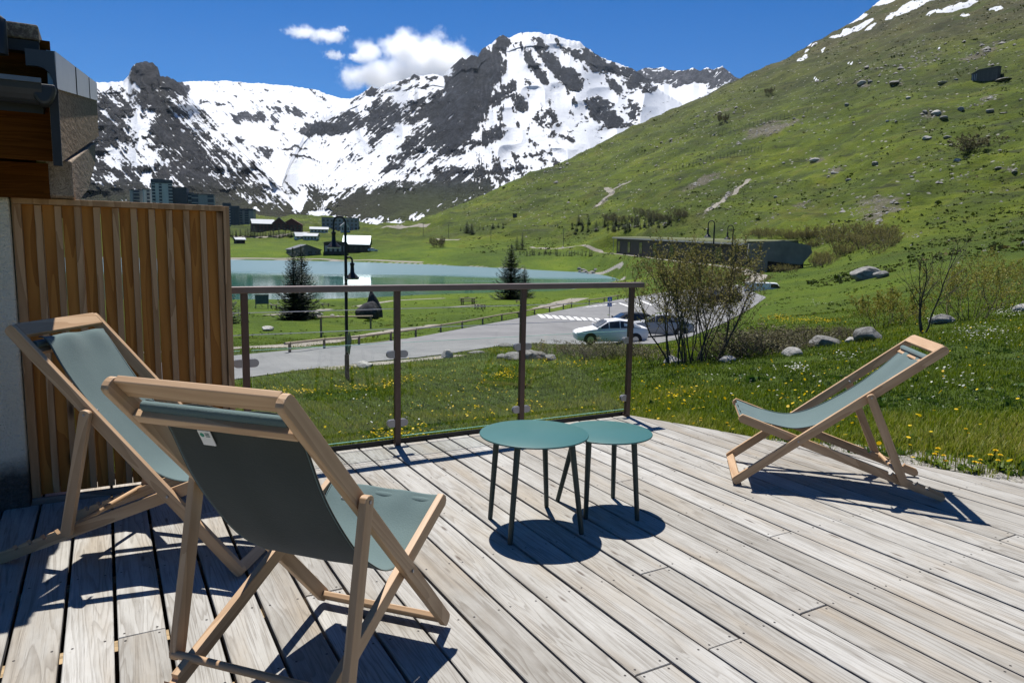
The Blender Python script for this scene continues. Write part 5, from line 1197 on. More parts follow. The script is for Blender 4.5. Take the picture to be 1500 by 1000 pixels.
# ------------------------------------------------------------------ rocks
def rock_mat(name, a, b, lich=.3):
    t = NT(name); o = t.obj(); n = t.noise(o, 3.0, 6, .75); n2 = t.noise(o, 1.2, 3, .6)
    c = t.ramp(n, [(.32, a), (.62, b)]); c = t.mix(t.rng(n2, .55, .62, 0, lich), c, (.34, .34, .31)); t.bsdf(c, .95, t.bump(n, .9, .06), 0, .1); return t.m
M['rock'] = rock_mat('grey_rock', (.085, .082, .075), (.26, .255, .24)); M['rock_pale'] = rock_mat('pale_rock', (.20, .19, .17), (.46, .45, .42)); M['rock_dark'] = rock_mat('dark_rock_slab', (.016, .016, .018), (.06, .06, .062), .12)
def make_rock(u, v, wpx, hpx, label, seed, mat='rock', name='boulder', dep=1.0, lean=0.0, group=None, peak=0.0):
    P = hit(u, v); W, H = px_size(P, wpx), px_size(P, hpx)
    bm = bmesh.new(); bmesh.ops.create_icosphere(bm, subdivisions=4, radius=1.0); rs = np.random.RandomState(seed)
    pl = [(unit(rs.normal(0, 1, 3)), rs.uniform(.62, .92)) for _ in range(11)]
    for vt in bm.verts:
        c = np.array(vt.co)
        for nn, dd in pl:
            e = c @ nn - dd
            if e > 0: c = c - nn * e * .9
        c = c * (1 + .07 * float(fbm(np.array([c[0] * 2.2 + seed]), np.array([c[1] * 2.2 + c[2] * 1.7]), 3, seed)[0]))
        if peak: c[0] *= 1 - peak * max(0, c[2]); c[1] *= 1 - peak * max(0, c[2])
        c[0] += lean * c[2]
        vt.co = c
    me = bpy.data.meshes.new(name); bm.to_mesh(me); bm.free(); me.polygons.foreach_set('use_smooth', np.ones(len(me.polygons), bool))
    try: me.set_sharp_from_angle(angle=R_(28))
    except Exception: pass
    me.materials.append(M[mat]); o = bpy.data.objects.new(name, me); COL.objects.link(o)
    o.location = (P[0], P[1], P[2] + H * (.30 if P[1] < 120 else .16)); o.scale = (W / 1.75, W / 1.75 * dep, H / 1.55); o.rotation_euler = (0, 0, -math.atan2(P[0], P[1]))
    return tag(o, label, 'rock', group)
make_rock(535, 539, 23, 12, 'pale rounded rock by the road edge next to the lamp post foot', 1, 'rock_pale')
make_rock(655, 524, 16, 13, 'small rounded grey stone standing alone on the road verge', 2, 'rock_pale')
make_rock(697, 518, 26, 5, 'flat grey kerb stone lying on the road verge', 3, 'rock', dep=.5)
make_rock(742, 508, 22, 6, 'flat grey kerb stone by the middle railing post', 4, 'rock', dep=.5)
for i, (u, v, w_, h_) in enumerate([(752, 527, 26, 13), (774, 526, 30, 17), (790, 526, 26, 14), (738, 526, 20, 9), (806, 527, 18, 9), (766, 522, 20, 12)]):
    make_rock(u, v, w_, h_, 'broken grey stone in the heap at the top of the meadow', 10 + i, 'rock', 'heap_stone', group='stones of the heap at the meadow edge')
for i, (u, v, w_, h_, m_, lb) in enumerate([(1160, 522, 26, 15, 'rock_pale', 'whitish boulder nearest the big shrub'), (1206, 508, 42, 18, 'rock', 'long pale grey boulder beside the thin sapling'), (1271, 500, 38, 25, 'rock', 'large dark fissured boulder left of the bare tree'), (1248, 503, 20, 10, 'rock_pale', 'small pale stone at the foot of the dark fissured boulder'), (1378, 474, 32, 15, 'rock', 'mossy grey boulder right of the bare tree trunk'), (1268, 409, 40, 20, 'rock', 'large grey boulder alone on the slope above the bare tree'), (1290, 407, 20, 12, 'rock', 'smaller grey boulder touching the large lone boulder on the slope'), (1500, 455, 30, 12, 'rock_pale', 'pale stone among white flowers at the right edge'), (1066, 530, 22, 10, 'rock_pale', 'pale stone at the right foot of the big shrub'), (985, 531, 26, 11, 'rock_pale', 'pale stone at the left foot of the big shrub')]):
    make_rock(u, v, w_, h_, lb, 30 + i, m_)
make_rock(541, 466, 36, 30, 'dark standing boulder by the lakeside path', 51, 'rock_dark', peak=.35)
make_rock(548, 464, 20, 40, 'dark pointed rock slab leaning behind the standing boulder', 52, 'rock_dark', lean=-.35, peak=.55)
make_rock(392, 484, 18, 7, 'pale flat rock on the lawn near the railing corner', 53, 'rock_pale')
rs = np.random.RandomState(8)
for i in range(12): make_rock(455 + rs.uniform(-25, 60) * .8, 461 + rs.uniform(-3, 4), rs.uniform(3, 8), rs.uniform(2, 4), 'small pale stone in the bed around the paired spruces', 60 + i, 'rock_pale', 'bed_stone', group='stones in the bed by the paired spruces')
for i in range(10): make_rock(862 + rs.uniform(-14, 14), 401 + rs.uniform(-7, 6), rs.uniform(4, 10), rs.uniform(3, 6), 'grey stone of the rubble bank at the end of the lake', 80 + i, 'rock', 'bank_stone', group='rubble stones at the lake end')
HR = [(1262, 124, 22, 9), (1275, 122, 14, 6), (1310, 122, 26, 6), (1370, 168, 24, 11), (1355, 165, 12, 7), (1382, 175, 18, 7), (1358, 204, 20, 8), (1388, 202, 18, 6), (1407, 163, 14, 9), (1194, 236, 26, 8), (1281, 242, 16, 9), (1243, 265, 14, 7), (1346, 232, 8, 4), (1335, 260, 10, 4), (1240, 155, 10, 8), (1330, 145, 14, 6), (1400, 118, 10, 4), (1470, 118, 40, 5), (1380, 122, 24, 4), (1450, 165, 20, 8), (1470, 167, 18, 4), (1402, 236, 18, 6), (1485, 255, 14, 6), (1462, 248, 16, 5), (1300, 178, 8, 4), (1312, 180, 6, 5), (1222, 255, 22, 7), (1136, 290, 10, 4), (1205, 120, 8, 3), (1076, 146, 5, 3), (1148, 240, 8, 4), (1315, 240, 5, 3), (1250, 180, 7, 3), (1200, 205, 6, 3), (1330, 298, 7, 3), (1225, 300, 6, 3)]
for i, (u, v, w_, h_) in enumerate(HR): make_rock(u, v, w_ * .55, h_ * .7, 'weathered grey rock outcrop on the right hillside', 100 + i, 'rock' if i % 3 else 'rock_pale', 'hillside_rock', group='rock outcrops on the hillside')

# ------------------------------------------------------------------ street lamps
def make_lamp(u, vb, vtop, label, lower=True, left=True, group=None, dist=None):
    P = hit(u, vb); H = px_size(P, vb - vtop); s = H / 6.0
    R = empty('street_lamp', P, label, 'street lamp', -math.atan2(P[0], P[1]), group)
    I = M['lamp_iron']
    MB().tube([(0, 0, -.3), (0, 0, .9 * s), (0, 0, .92 * s), (0, 0, 5.45 * s)], [.085 * s, .08 * s, .06 * s, .048 * s], 12).build('pole', I, R, autos=True)
    def arm(z, rad, sg, drop, name='arm'):
        pts = [(0, 0, z - .5 * s), (0, 0, z)] + [(sg * (rad - rad * math.cos(t)), 0, z + rad * 1.05 * math.sin(t)) for t in np.linspace(.3, math.pi, 10)] + [(sg * 2 * rad, 0, z - drop)]
        a = MB().tube(pts, .034 * s, 8).build(name, I, R, autos=True)
        h = MB().lathe([(.05 * s, .55 * s), (.085 * s, .5 * s), (.06 * s, .42 * s), (.075 * s, .2 * s), (.12 * s, .14 * s), (.24 * s, .02 * s), (.25 * s, 0)], 16, (sg * 2 * rad, 0, z - drop - .5 * s)).build('lamp_shade', I, a, autos=True)
        MB().lathe([(.21 * s, -.045 * s), (.235 * s, -.004 * s)], 16, (sg * 2 * rad, 0, z - drop - .5 * s)).build('lens', M['lamp_glass'], h, autos=True)
    arm(5.55 * s, .20 * s, -1, .35 * s)
    if lower: arm(4.25 * s, .11 * s, 1, .12 * s, 'lower_arm')
    return R, s
L1, s1 = make_lamp(508.5, 556, 311, 'tall black street lamp with two hooked arms in front of the lake')
k = 8; MB().add([(.10 * s1, -.04, 1.75 * s1), (.02, -.09, 1.45 * s1), (.06, -.09, 1.2 * s1), (.02, -.09, 1.0 * s1), (.10 * s1, -.04, .9 * s1), (.18 * s1, .02, 1.45 * s1)] , [(0, 1, 2, 3, 4, 5)]).box((.0, -.10, 1.0 * s1), (.035, -.055, 1.7 * s1)).build('sign_plate', M['zinc'], L1)
make_lamp(1040, 452, 320, 'black hooked street lamp nearer of two behind the big shrub', False)
make_lamp(1068, 440, 327, 'black hooked street lamp farther of two behind the big shrub', False)

# ------------------------------------------------------------------ post and rail fences, tables, signs
def post_rail(name, label, posts, hpx, rails=True):
    P = [hit(u, v) for u, v in posts]; o0 = P[0]; R = empty(name, o0, label, 'fence')
    for p, hp in zip(P, hpx):
        h = px_size(p, hp); q = p - o0; MB().tube([(q[0], q[1], q[2] - .2), (q[0], q[1], q[2] + h)], [.075, .07], 8).build('post', M['post_log'], R, autos=True)
    if rails:
        m = MB(); pts = [p - o0 + np.array([0, 0, px_size(p, hp) - .06]) for p, hp in zip(P, hpx)]
        e = unit(pts[0] - pts[1]) * .6; e2 = unit(pts[-1] - pts[-2]) * .4
        m.tube([pts[0] + e] + pts[1:-1] + [pts[-1] + e2] if len(pts) > 2 else [pts[0] + e, pts[-1] + e2], .06, 8); m.build('rail', M['log'], R, autos=True)
    return R
post_rail('log_fence', 'long low log fence along the lake side of the road', [(424.5, 516.5), (475, 510.5), (526, 505.5), (572.5, 499), (609, 493.5), (645.6, 486.6), (677, 480.6), (707, 474.8), (735, 469.2), (760, 465), (783, 460.8), (805, 456.6), (825, 453), (837, 450.5)], [16, 15, 14, 13.5, 12.5, 11.5, 10.5, 10, 9.5, 9, 9, 8.5, 8.5, 8])
post_rail('log_fence', 'short log fence with two tall posts beside the gravel path', [(470.5, 493), (543, 481)], [30, 19])
post_rail('log_fence', 'short log fence at the far corner of the road beside the blue sign', [(863, 446.5), (885, 442.5), (905, 439)], [8, 7, 7])
def picnic(u, v, wpx, label, rz):
    P = hit(u, v); k = px_size(P, wpx) / 1.9; R = empty('picnic_table', P, label, 'picnic table', rz); R.scale = (k, k, k); W = simple('dark_table_wood', (.06, .04, .028), .8)
    MB().box((-.95, -.36, .70), (.95, .36, .76)).build('tabletop', W, R)
    for sg in (-1, 1): MB().box((-.95, sg * .78 - .14, .41), (.95, sg * .78 + .14, .46)).build('bench', W, R)
    for sx in (-.65, .65): MB().box((sx - .05, -.75, .33), (sx + .05, .75, .41)).prism([(sx - .04, .0), (sx + .04, .0), (sx + .04, .7), (sx - .04, .7)], -.55, -.35).prism([(sx - .04, .0), (sx + .04, .0), (sx + .04, .7), (sx - .04, .7)], .35, .55).build('leg_frame', W, R)
picnic(685, 446, 24, 'dark wooden picnic table on the lawn by the lake, left one of the near pair', .3)
picnic(703, 452.5, 17, 'dark wooden picnic table by the lake, right and nearer one of the pair', -.5)
picnic(760, 443.5, 10, 'small dark picnic table right under the broad lake spruce', .2)
picnic(477, 449, 12, 'dark picnic table right of the paired spruces', .1)
P = hit(384, 452); w_ = px_size(P, 19); R = empty('information_board', P, 'leaning dark information board on the lawn near the lake', 'sign board', -math.atan2(P[0], P[1]) + .2)
MB().box((-w_ / 2, -.03, w_ * .35), (w_ / 2, .03, w_ * 1.05)).build('board', simple('board_print', (.05, .075, .075), .6, 0, .9, 3), R); MB().box((-w_ / 2 - .06, -.05, w_ * 1.02), (w_ / 2 + .06, .05, w_ * 1.08)).build('frame', M['post_log'], R)
for sx in (-1, 1): MB().tube([(sx * w_ * .45, .08, -.1), (sx * w_ * .45, .08, w_ * 1.0)], .05, 8).build('post', M['post_log'], R)
MB().box((w_ * .6, -.2, .38), (w_ * 1.15, .2, .46)).box((w_ * .65, -.12, 0), (w_ * .72, .12, .38)).box((w_ * 1.03, -.12, 0), (w_ * 1.10, .12, .38)).build('bench', M['post_log'], R)
P = hit(892, 473); H = px_size(P, 38); R = empty('road_sign', P, 'two stacked blue crossing signs on a thin post by the parked cars', 'road sign', -math.atan2(P[0], P[1]))
MB().tube([(0, .03, -.2), (0, .03, H * .62 + H * .38)], .035, 8).build('post', M['zinc'], R)
blue = simple('blue_sign_face', (.012, .085, .33), .5)
for z in (.63, .83):
    b = MB().box((-H * .085, -.012, H * z - H * .0), (H * .085, .0, H * (z + .165))).build('plate', blue, R)
    c = H * (z + .082); MB().add([(-H * .055, -.0125, c - H * .055), (H * .055, -.0125, c - H * .055), (0, -.0125, c + H * .058)], [(0, 1, 2)]).build('white_triangle', M['white_paint'], b)
    MB().add([(H * .012, -.0132, c + H * .02), (-H * .010, -.0132, c + H * .02), (-H * .02, -.0132, c - H * .045), (H * .024, -.0132, c - H * .045)], [(0, 1, 2, 3)]).build('walking_mark', M['black_steel'], b)
for i, (u, vb, vt, lb) in enumerate([(648, 312, 289, 'thin utility pole on the grey green slope below the snow'), (719, 353, 336, 'thin utility pole in the middle of the green slope'), (825, 362, 335, 'thin utility pole left of the conifer plantation'), (620, 345, 327, 'thin utility pole near the brown lakeside shrub, left one'), (657, 349, 329, 'thin utility pole near the brown lakeside shrub, right one'), (1365 - 540, 0, 0, '')][:5]):
    P = hit(u, vb); H = px_size(P, vb - vt); R = empty('utility_pole', P, lb, 'pole'); MB().tube([(0, 0, -.5), (0, 0, H)], [.16, .12], 6).build('pole', M['post_log'], R); MB().box((-.8, -.06, H * .93), (.8, .06, H * .96)).build('crossarm', M['post_log'], R)
def snow_fence(a, b, n, hpx, label):
    pts = [hit(a[0] + (b[0] - a[0]) * i / n, a[1] + (b[1] - a[1]) * i / n) for i in range(n + 1)]; o0 = pts[0]; R = empty('snow_fence', o0, label, 'snow fence')
    dk = simple('grey_green_fence_wood', (.05, .062, .045), .9)
    for i, p in enumerate(pts):
        h = px_size(p, hpx); q = p - o0; MB().tube([(q[0], q[1], q[2] - .5), (q[0] + .3, q[1] + .4, q[2] + h)], .09, 5).build('post', dk, R)
    for i in range(n):
        m = MB()
        for z in (.25, .45, .65, .85):
            qa, qb = pts[i] - o0, pts[i + 1] - o0; ha, hb = px_size(pts[i], hpx), px_size(pts[i + 1], hpx)
            m.tube([qa + np.array([.3 * z, .4 * z, ha * z]), qb + np.array([.3 * z, .4 * z, hb * z])], .055, 4)
        m.build('slat_panel', dk, R)
snow_fence((985, 251), (1115, 222), 26, 9, 'lower row of slatted snow fence on the hillside')
snow_fence((1041, 202), (1188, 165), 26, 8, 'upper row of slatted snow fence above the scree patch')

# ------------------------------------------------------------------ cars
def make_car(color, seed, estate=False):
    R = bpy.data.objects.new('parked_car', None); COL.objects.link(R); R.empty_display_size = .3
    t = NT('car_paint'); t.bsdf(color, .5, None, .0, .2, Coat_Weight=.06, Coat_Roughness=.1)
    # stations along the length: x, half width, sill, belt, roof (roof==belt where there is no cabin), roof half width
    st = [(2.15, .62, .42, .62, .62, .55), (2.08, .76, .26, .70, .70, .68), (1.75, .86, .22, .80, .80, .76), (1.2, .88, .20, .90, .905, .78), (.95, .885, .20, .93, .96, .76), (.25, .89, .20, .95, 1.40, .60), (-.4, .89, .20, .96, 1.47, .62), (-1.1, .89, .20, .98, 1.44 if estate else 1.40, .61), (-1.65, .87, .22, 1.00, 1.34 if estate else 1.12, .60 if estate else .70), (-2.0, .82, .26, .98, 1.02, .70), (-2.13, .72, .40, .90, .90, .66)]
    V = []
    for x, w, s_, b_, r_, rw in st:
        half = [(w * .86, s_), (w, s_ + .16), (w, (s_ + b_) / 2 + .05), (w * .965, b_), (rw + (w - rw) * .12, r_ - .03 if r_ > b_ + .05 else r_ - .005), (rw * .8, r_), (rw * .35, r_ + .012)]
        V += [(x, -a, z) for a, z in half] + [(x, a, z) for a, z in half[::-1]]
    k = 14; n = len(st); F = [(i * k + j, i * k + (j + 1) % k, (i + 1) * k + (j + 1) % k, (i + 1) * k + j) for i in range(n - 1) for j in range(k)]
    F += [list(range(k))[::-1], list(range((n - 1) * k, n * k))]
    body = npmesh('body', V, F, t.m, R, True); 
    try: body.data.set_sharp_from_angle(angle=R_(38))
    except Exception: pass
    VV = np.array(V).reshape(n, k, 3)
    def pane(i0, i1, side, f0=0.06, f1=.94, name='side_window'):
        a, b = (3, 4) if side < 0 else (k - 4, k - 5); q = []
        for i, fx in ((i0, f0), (i1, 1 - f0)):
            pass
        c = [VV[i0, a], VV[i1, a], VV[i1, b], VV[i0, b]]; lerp = lambda p, q_, t_: p * (1 - t_) + q_ * t_
        lo0, lo1, hi0, hi1 = lerp(c[0], c[1], .04), lerp(c[0], c[1], .96), lerp(c[3], c[2], .04), lerp(c[3], c[2], .96)
        pts = [lerp(lo0, hi0, .08), lerp(lo1, hi1, .08), lerp(lo1, hi1, .9), lerp(lo0, hi0, .9)]
        off = np.array([0, side * .012, .004]); MB().add([p + off for p in pts], [(0, 1, 2, 3)]).build(name, M['dark_glass'], R)
    for sd in (-1, 1):
        for i0, i1 in ((4, 5), (5, 6), (6, 7), (7, 8)): pane(i0, i1, sd)
    def screen(i0, i1, name, up):
        c = [VV[i0, 4], VV[i0, k - 5], VV[i1, k - 5], VV[i1, 4]]; ce = sum(c) / 4; pts = [ce + (p - ce) * np.array([.88, .86, .88]) + np.array([up[0], 0, up[1]]) for p in c]
        MB().add(pts, [(0, 1, 2, 3)]).build(name, M['dark_glass'], R)
    screen(4, 5, 'windscreen', (.02, .035)); screen(8, 7, 'rear_window', (-.02, .03))
    for x in (1.35, -1.32):
        for sd in (-1, 1):
            wl_ = MB(); prf = [(.18, -.10), (.29, -.105), (.325, -.07), (.325, .07), (.29, .105), (.18, .10)]
            o = MB().lathe(prf, 22).build('wheel', M['rubber'], R, autos=True); o.rotation_euler = (math.pi / 2, 0, 0); o.location = (x, sd * .80, .325)
            r_ = MB().lathe([(.03, -.108), (.20, -.10), (.21, -.09), (.21, .09), (.20, .10), (.03, .108)], 16).build('rim', M['chrome'], o, autos=True)
            ar = MB(); pts = [(x + .40 * math.cos(a), .325 + .40 * math.sin(a)) for a in np.linspace(-.35, math.pi + .35, 13)]
            ar.prism(pts, sd * .892 - .004, sd * .892 + .004); ar.build('wheel_arch', M['rubber'], R)
    for sd in (-1, 1):
        MB().box((2.02, sd * .60 - .13, .62), (2.12, sd * .60 + .13, .72)).build('headlight', M['lamp_glass'], R, bevel=.02)
        MB().box((-2.09, sd * .62 - .1, .76), (-2.02, sd * .62 + .1, .90)).build('tail_light', simple('red_lens', (.35, .01, .01), .3), R, bevel=.02)
        MB().box((.78, sd * .98 - .09, .98), (.90, sd * .98 + .07, 1.10)).build('mirror', t.m, R, bevel=.03)
    return R
def put_car(o, u, v, head, label, sc=1.0):
    P = hit(u, v); put(o, P + np.array([0, 0, .035]), label, 'car', 'cars parked beside the road', head, sc)
cw = make_car((.72, .72, .72), 1); put_car(cw, 893, 503.5, math.pi + .10, 'white hatchback parked broadside at the near edge of the car park')
ck = make_car((.015, .016, .018), 2, True); put_car(ck, 917, 486, math.pi + .15, 'black estate car parked just behind the white hatchback')
cg = make_car((.30, .31, .32), 3); put_car(cg, 966, 493, math.pi - .25, 'silver car half hidden by the big shrub right of the end railing post')
put_car(copy_tree(ck), 1054, 446, math.pi + .3, 'dark car at the far end of the car park behind the big shrub')
cwf = copy_tree(cw); P = hit(546, 368.5); put(cwf, P, 'white car by the dark lodge on the far lake shore', 'car', None, .3, 1.3)
# white roofed van low behind the bank
P = hit(1120, 424); P[2] -= .95; R = empty('delivery_van', P, 'white van whose roof shows above the grass bank near the tunnel', 'van', -.35); L_ = px_size(P, 56)
t = NT('white_van_paint'); t.bsdf((.74, .75, .76), .35)
MB().prism([(-L_ / 2, .35), (L_ / 2, .35), (L_ / 2, .95), (L_ * .40, 1.15), (L_ * .30, 1.75), (L_ * .24, 1.82), (-L_ / 2, 1.82)], -.95, .95).build('body', t.m, R, bevel=.08)
MB().prism([(L_ * .305, 1.70), (L_ * .395, 1.2), (L_ * .15, 1.2), (L_ * .15, 1.70)], -.962, .962).build('window_band', M['dark_glass'], R)
for x in (-L_ * .3, L_ * .3):
    for sd in (-1, 1): o = MB().lathe([(.2, -.1), (.34, -.1), (.34, .1), (.2, .1)], 16).build('wheel', M['rubber'], R, autos=True); o.rotation_euler = (math.pi / 2, 0, 0); o.location = (x, sd * .85, .34)

# ------------------------------------------------------------------ buildings round the lake and the village
GREYW = simple('grey_render', (.27, .275, .27), .9, 0, .15, .3); DARKW = simple('dark_timber', (.035, .026, .020), .8, 0, .3, .5); REDW = simple('dark_red_timber', (.075, .020, .016), .8, 0, .25, .4)
PALEW = simple('pale_render', (.50, .51, .50), .9, 0, .12, .3); SLATE = simple('slate_roof', (.10, .105, .115), .7, 0, .2, .6); METALR = simple('pale_metal_roof', (.23, .30, .34), .45, .3, .08, .4); SNOWR = simple('bright_roof', (.38, .40, .42), .7, 0, .1, .3); BLUEG = simple('blue_grey_cladding', (.040, .055, .075), .7, 0, .3, .3)
def house(u0, u1, vb, ve, vr, label, wall, roof, yaw=0.0, depth=.8, ridge='x', nwin=(5, 2), cat='building', name='building', over=.6, flat_=False, win=None):
    um = (u0 + u1) / 2; P = hit(um, vb); W = px_size(P, u1 - u0); He = px_size(P, vb - ve); Hr = px_size(P, vb - vr); D = W * depth
    R = empty(name, P, label, cat, -math.atan2(P[0], P[1]) + yaw)
    x0, x1, y0, y1 = -W / 2, W / 2, 0, D
    if flat_:
        MB().box((x0, y0, -4), (x1, y1, He)).build('wall', wall, R); MB().box((x0 - .3, y0 - .3, He), (x1 + .3, y1 + .3, He + .5)).build('roof', roof, R)
    elif ridge == 'x':
        MB().add([(x, y, z) for x in (x0, x1) for y, z in ((y0, -4), (y1, -4), (y1, He), (D / 2, Hr - .2), (y0, He))], [(4, 3, 2, 1, 0), (5, 6, 7, 8, 9), (0, 1, 6, 5), (1, 2, 7, 6), (4, 0, 5, 9)]).build('wall', wall, R)
        for s_ in (-1, 1):
            ye = (y0 - over) if s_ < 0 else (y1 + over); sl_ = (Hr - He) / (D / 2); ze = He - over * sl_
            a = [(x0 - over, ye, ze), (x1 + over, ye, ze), (x1 + over, D / 2, Hr), (x0 - over, D / 2, Hr)]
            if s_ > 0: a = [a[1], a[0], a[3], a[2]]
            MB().hexa([(p[0], p[1], p[2]) for p in a], [(p[0], p[1], p[2] + .3) for p in a]).build('roof', roof, R)
    else:
        MB().add([(x, y, z) for y in (y0, y1) for x, z in ((x0, -4), (x1, -4), (x1, He), (0, Hr - .2), (x0, He))], [(0, 1, 2, 3, 4), (9, 8, 7, 6, 5), (0, 5, 6, 1), (1, 6, 7, 2), (4, 9, 5, 0)]).build('wall', wall, R)
        for s_ in (-1, 1):
            xe = s_ * (W / 2 + over); ze = He - over * (Hr - He) / (W / 2); a = [(xe, y0 - over, ze), (xe, y1 + over, ze), (0, y1 + over, Hr), (0, y0 - over, Hr)]
            if s_ < 0: a = a[::-1]
            MB().hexa(a, [(p[0], p[1], p[2] + .3) for p in a]).build('roof', roof, R)
    nx, nz = nwin
    for i in range(nx):
        for j in range(nz):
            cx = x0 + W * (i + .5) / nx; cz = He * (j + .55) / nz * .92; ww, hh = W / nx * .26, He / nz * .24
            f = MB().box((cx - ww, -.10, cz - hh), (cx + ww, -.02, cz + hh)).build('window', win or M['dark_glass'], R)
    return R
house(475, 508, 373, 356, 353, 'dark timber lodge front with a pale window row on the far lake shore', DARKW, SLATE, 0, .9, 'y', (5, 1), win=GREYW)
house(503, 540, 370, 358, 346.5, 'lodge wing with a large pale metal roof on the far lake shore', DARKW, METALR, -.12, .9, 'x', (5, 1))
house(428, 470, 374, 366, 359, 'low grey barn with a shallow gable left of the lodge', simple('barn_stone', (.12, .115, .105), .9, 0, .3, .5), SLATE, .25, .8, 'y', (4, 1))
house(371, 402, 339, 328, 322, 'dark red chalet block with a bright roof patch, left of the two', REDW, SNOWR, .15, .7, 'x', (6, 3))
house(400, 418, 337, 327, 319, 'narrow dark red chalet with a bright roof between the two long ones', REDW, SNOWR, 0, .9, 'y', (3, 3))
house(414, 441, 338, 329, 321, 'dark red gabled chalet with a pale terrace base', REDW, REDW, -.1, .9, 'y', (5, 2))
house(434, 450, 350, 346, 341, 'small pale house with a light roof below the red chalets', PALEW, SNOWR, .2, .9, 'x', (3, 1))
house(445, 464, 352, 346, 342.5, 'small grey house with a white roof right below the village', PALEW, SNOWR, -.25, .8, 'x', (4, 1))
house(472, 524, 338, 320, 317, 'long grey flat roofed block behind the street lamp', GREYW, SLATE, -.12, .4, 'x', (9, 3), flat_=True)
house(455, 480, 341, 336, 333, 'low building with white awnings left of the grey block', PALEW, SNOWR, 0, .7, 'x', (5, 1))
house(500, 512, 340, 331, 326, 'small bright roofed annex in front of the grey block', PALEW, SNOWR, .1, .8, 'y', (3, 1))
house(346, 359, 357, 351, 348.5, 'small dark cabin on the meadow across the lake', DARKW, SNOWR, .3, .8, 'x', (2, 1))
P = hit(643, 318)
house(641, 648, 322 - 2, 316, 315, 'tiny dark hut on the green slope', DARKW, DARKW, .2, .9, 'x', (1, 1), flat_=True) if False else None
house(752, 757, 318, 314, 313, 'tiny dark hut alone on the green slope', DARKW, DARKW, .2, .9, 'x', (1, 1), flat_=True)
# old hut high on the hillside
P = hit(1441, 120); W = px_size(P, 33); H = px_size(P, 17); R = empty('stone_hut', P, 'old dark timber and stone hut high on the right hillside', 'hut', -math.atan2(P[0], P[1]) - .25)
HW = wood_mat('old_hut_boards', (.045, .042, .042), (.12, .115, .11), 'Z', .8, .9)
MB().add([(-W * .5, 0, -3), (W * .5, 0, -3), (W * .5, W * .5, -3), (-W * .5, W * .5, -3), (-W * .5, 0, H * .72), (-W * .22, 0, H), (W * .5, 0, H * 1.08), (W * .5, W * .5, H * 1.2), (-W * .22, W * .5, H * 1.12), (-W * .5, W * .5, H * .85)], [(0, 1, 6, 5, 4), (2, 3, 9, 8, 7), (1, 2, 7, 6), (3, 0, 4, 9)]).build('wall', HW, R)
MB().hexa([(-W * .22, -.4, H), (W * .52, -.4, H * 1.08), (W * .52, W * .52, H * 1.2), (-W * .22, W * .52, H * 1.12)], [(-W * .22, -.4, H + .35), (W * .52, -.4, H * 1.08 + .35), (W * .52, W * .52, H * 1.2 + .35), (-W * .22, W * .52, H * 1.12 + .35)]).build('roof', SLATE, R)
MB().hexa([(-W * .53, -.4, H * .70), (-W * .221, -.4, H), (-W * .221, W * .52, H * 1.12), (-W * .53, W * .52, H * .83)], [(-W * .53, -.4, H * .70 + .35), (-W * .221, -.4, H + .34), (-W * .221, W * .52, H * 1.12 + .34), (-W * .53, W * .52, H * .83 + .35)]).build('roof', SLATE, R)
for i in range(3): MB().box((-W * .46 + i * W * .07, -.25, -.5), (-W * .44 + i * W * .07, -.02, H * .72)).build('buttress', M['zinc'], R)
# tower blocks
def tower(u0, u1, vb, vt, label, bands, body, yaw=0.0, depth=.7, floors=10, crown=0):
    P = hit((u0 + u1) / 2, vb); W = px_size(P, u1 - u0); H = px_size(P, vb - vt); D = W * depth; R = empty('apartment_tower', P, label, 'building', -math.atan2(P[0], P[1]) + yaw)
    MB().box((-W / 2, 0, -6), (W / 2, D, H)).build('wall', body, R)
    MB().box((-W / 2 - .4, -.4, H), (W / 2 + .4, D + .4, H + .7 + crown)).build('roof', BLUEG, R)
    for a, b in bands:
        x0, x1 = -W / 2 + W * a, -W / 2 + W * b; bd_ = MB().box((x0, -.25, 0), (x1, -.02, H * .985)).build('loggia', BLUEG, R)
        if x1 - x0 > W * .12:
            for f in range(floors): MB().box((x0 + .1, -.9, H * (f + .15) / floors), (x1 - .1, -.26, H * (f + .42) / floors)).build('balcony', body, bd_)
    return R
tower(196, 214, 321, 280, 'grey apartment tower with dark loggias, leftmost above the fence', [(.1, .55)], GREYW, .2, .8, 8)
tower(213, 226, 321, 279, 'narrow pale grey apartment slab between two taller blocks', [(.3, .6)], PALEW, .1, .9, 8)
tower(226, 253, 321, 270, 'tallest pale apartment tower with dark vertical window strips', [(.0, .16), (.34, .48), (.8, 1.0)], PALEW, .05, .6, 11, 3)
tower(252, 274, 321, 277, 'dark stepped apartment block right of the tallest tower', [(.05, .95)], BLUEG, -.2, .8, 9)
tower(273, 284, 321, 284, 'small pale apartment block with dark balconies in the village', [(.35, .9)], PALEW, 0, .9, 6)
tower(283, 313, 321, 286, 'wide dark blue apartment block with one pale facade panel', [(.0, .3), (.72, 1.0)], GREYW, -.1, .7, 5)
tower(328, 338, 331, 303, 'pale grey end facade of a block just right of the fence', [(.8, 1.0)], PALEW, 0, 1.0, 7, 2)
tower(337, 350, 330, 305, 'blue grey apartment block with dark vertical loggias right of the fence', [(.1, .4), (.6, .9)], BLUEG, -.1, .8, 7, 1)
tower(349, 371, 329, 309, 'dark apartment block stepping down beside the red chalets', [(.05, .3), (.45, .7)], GREYW, -.25, .7, 6, 1)
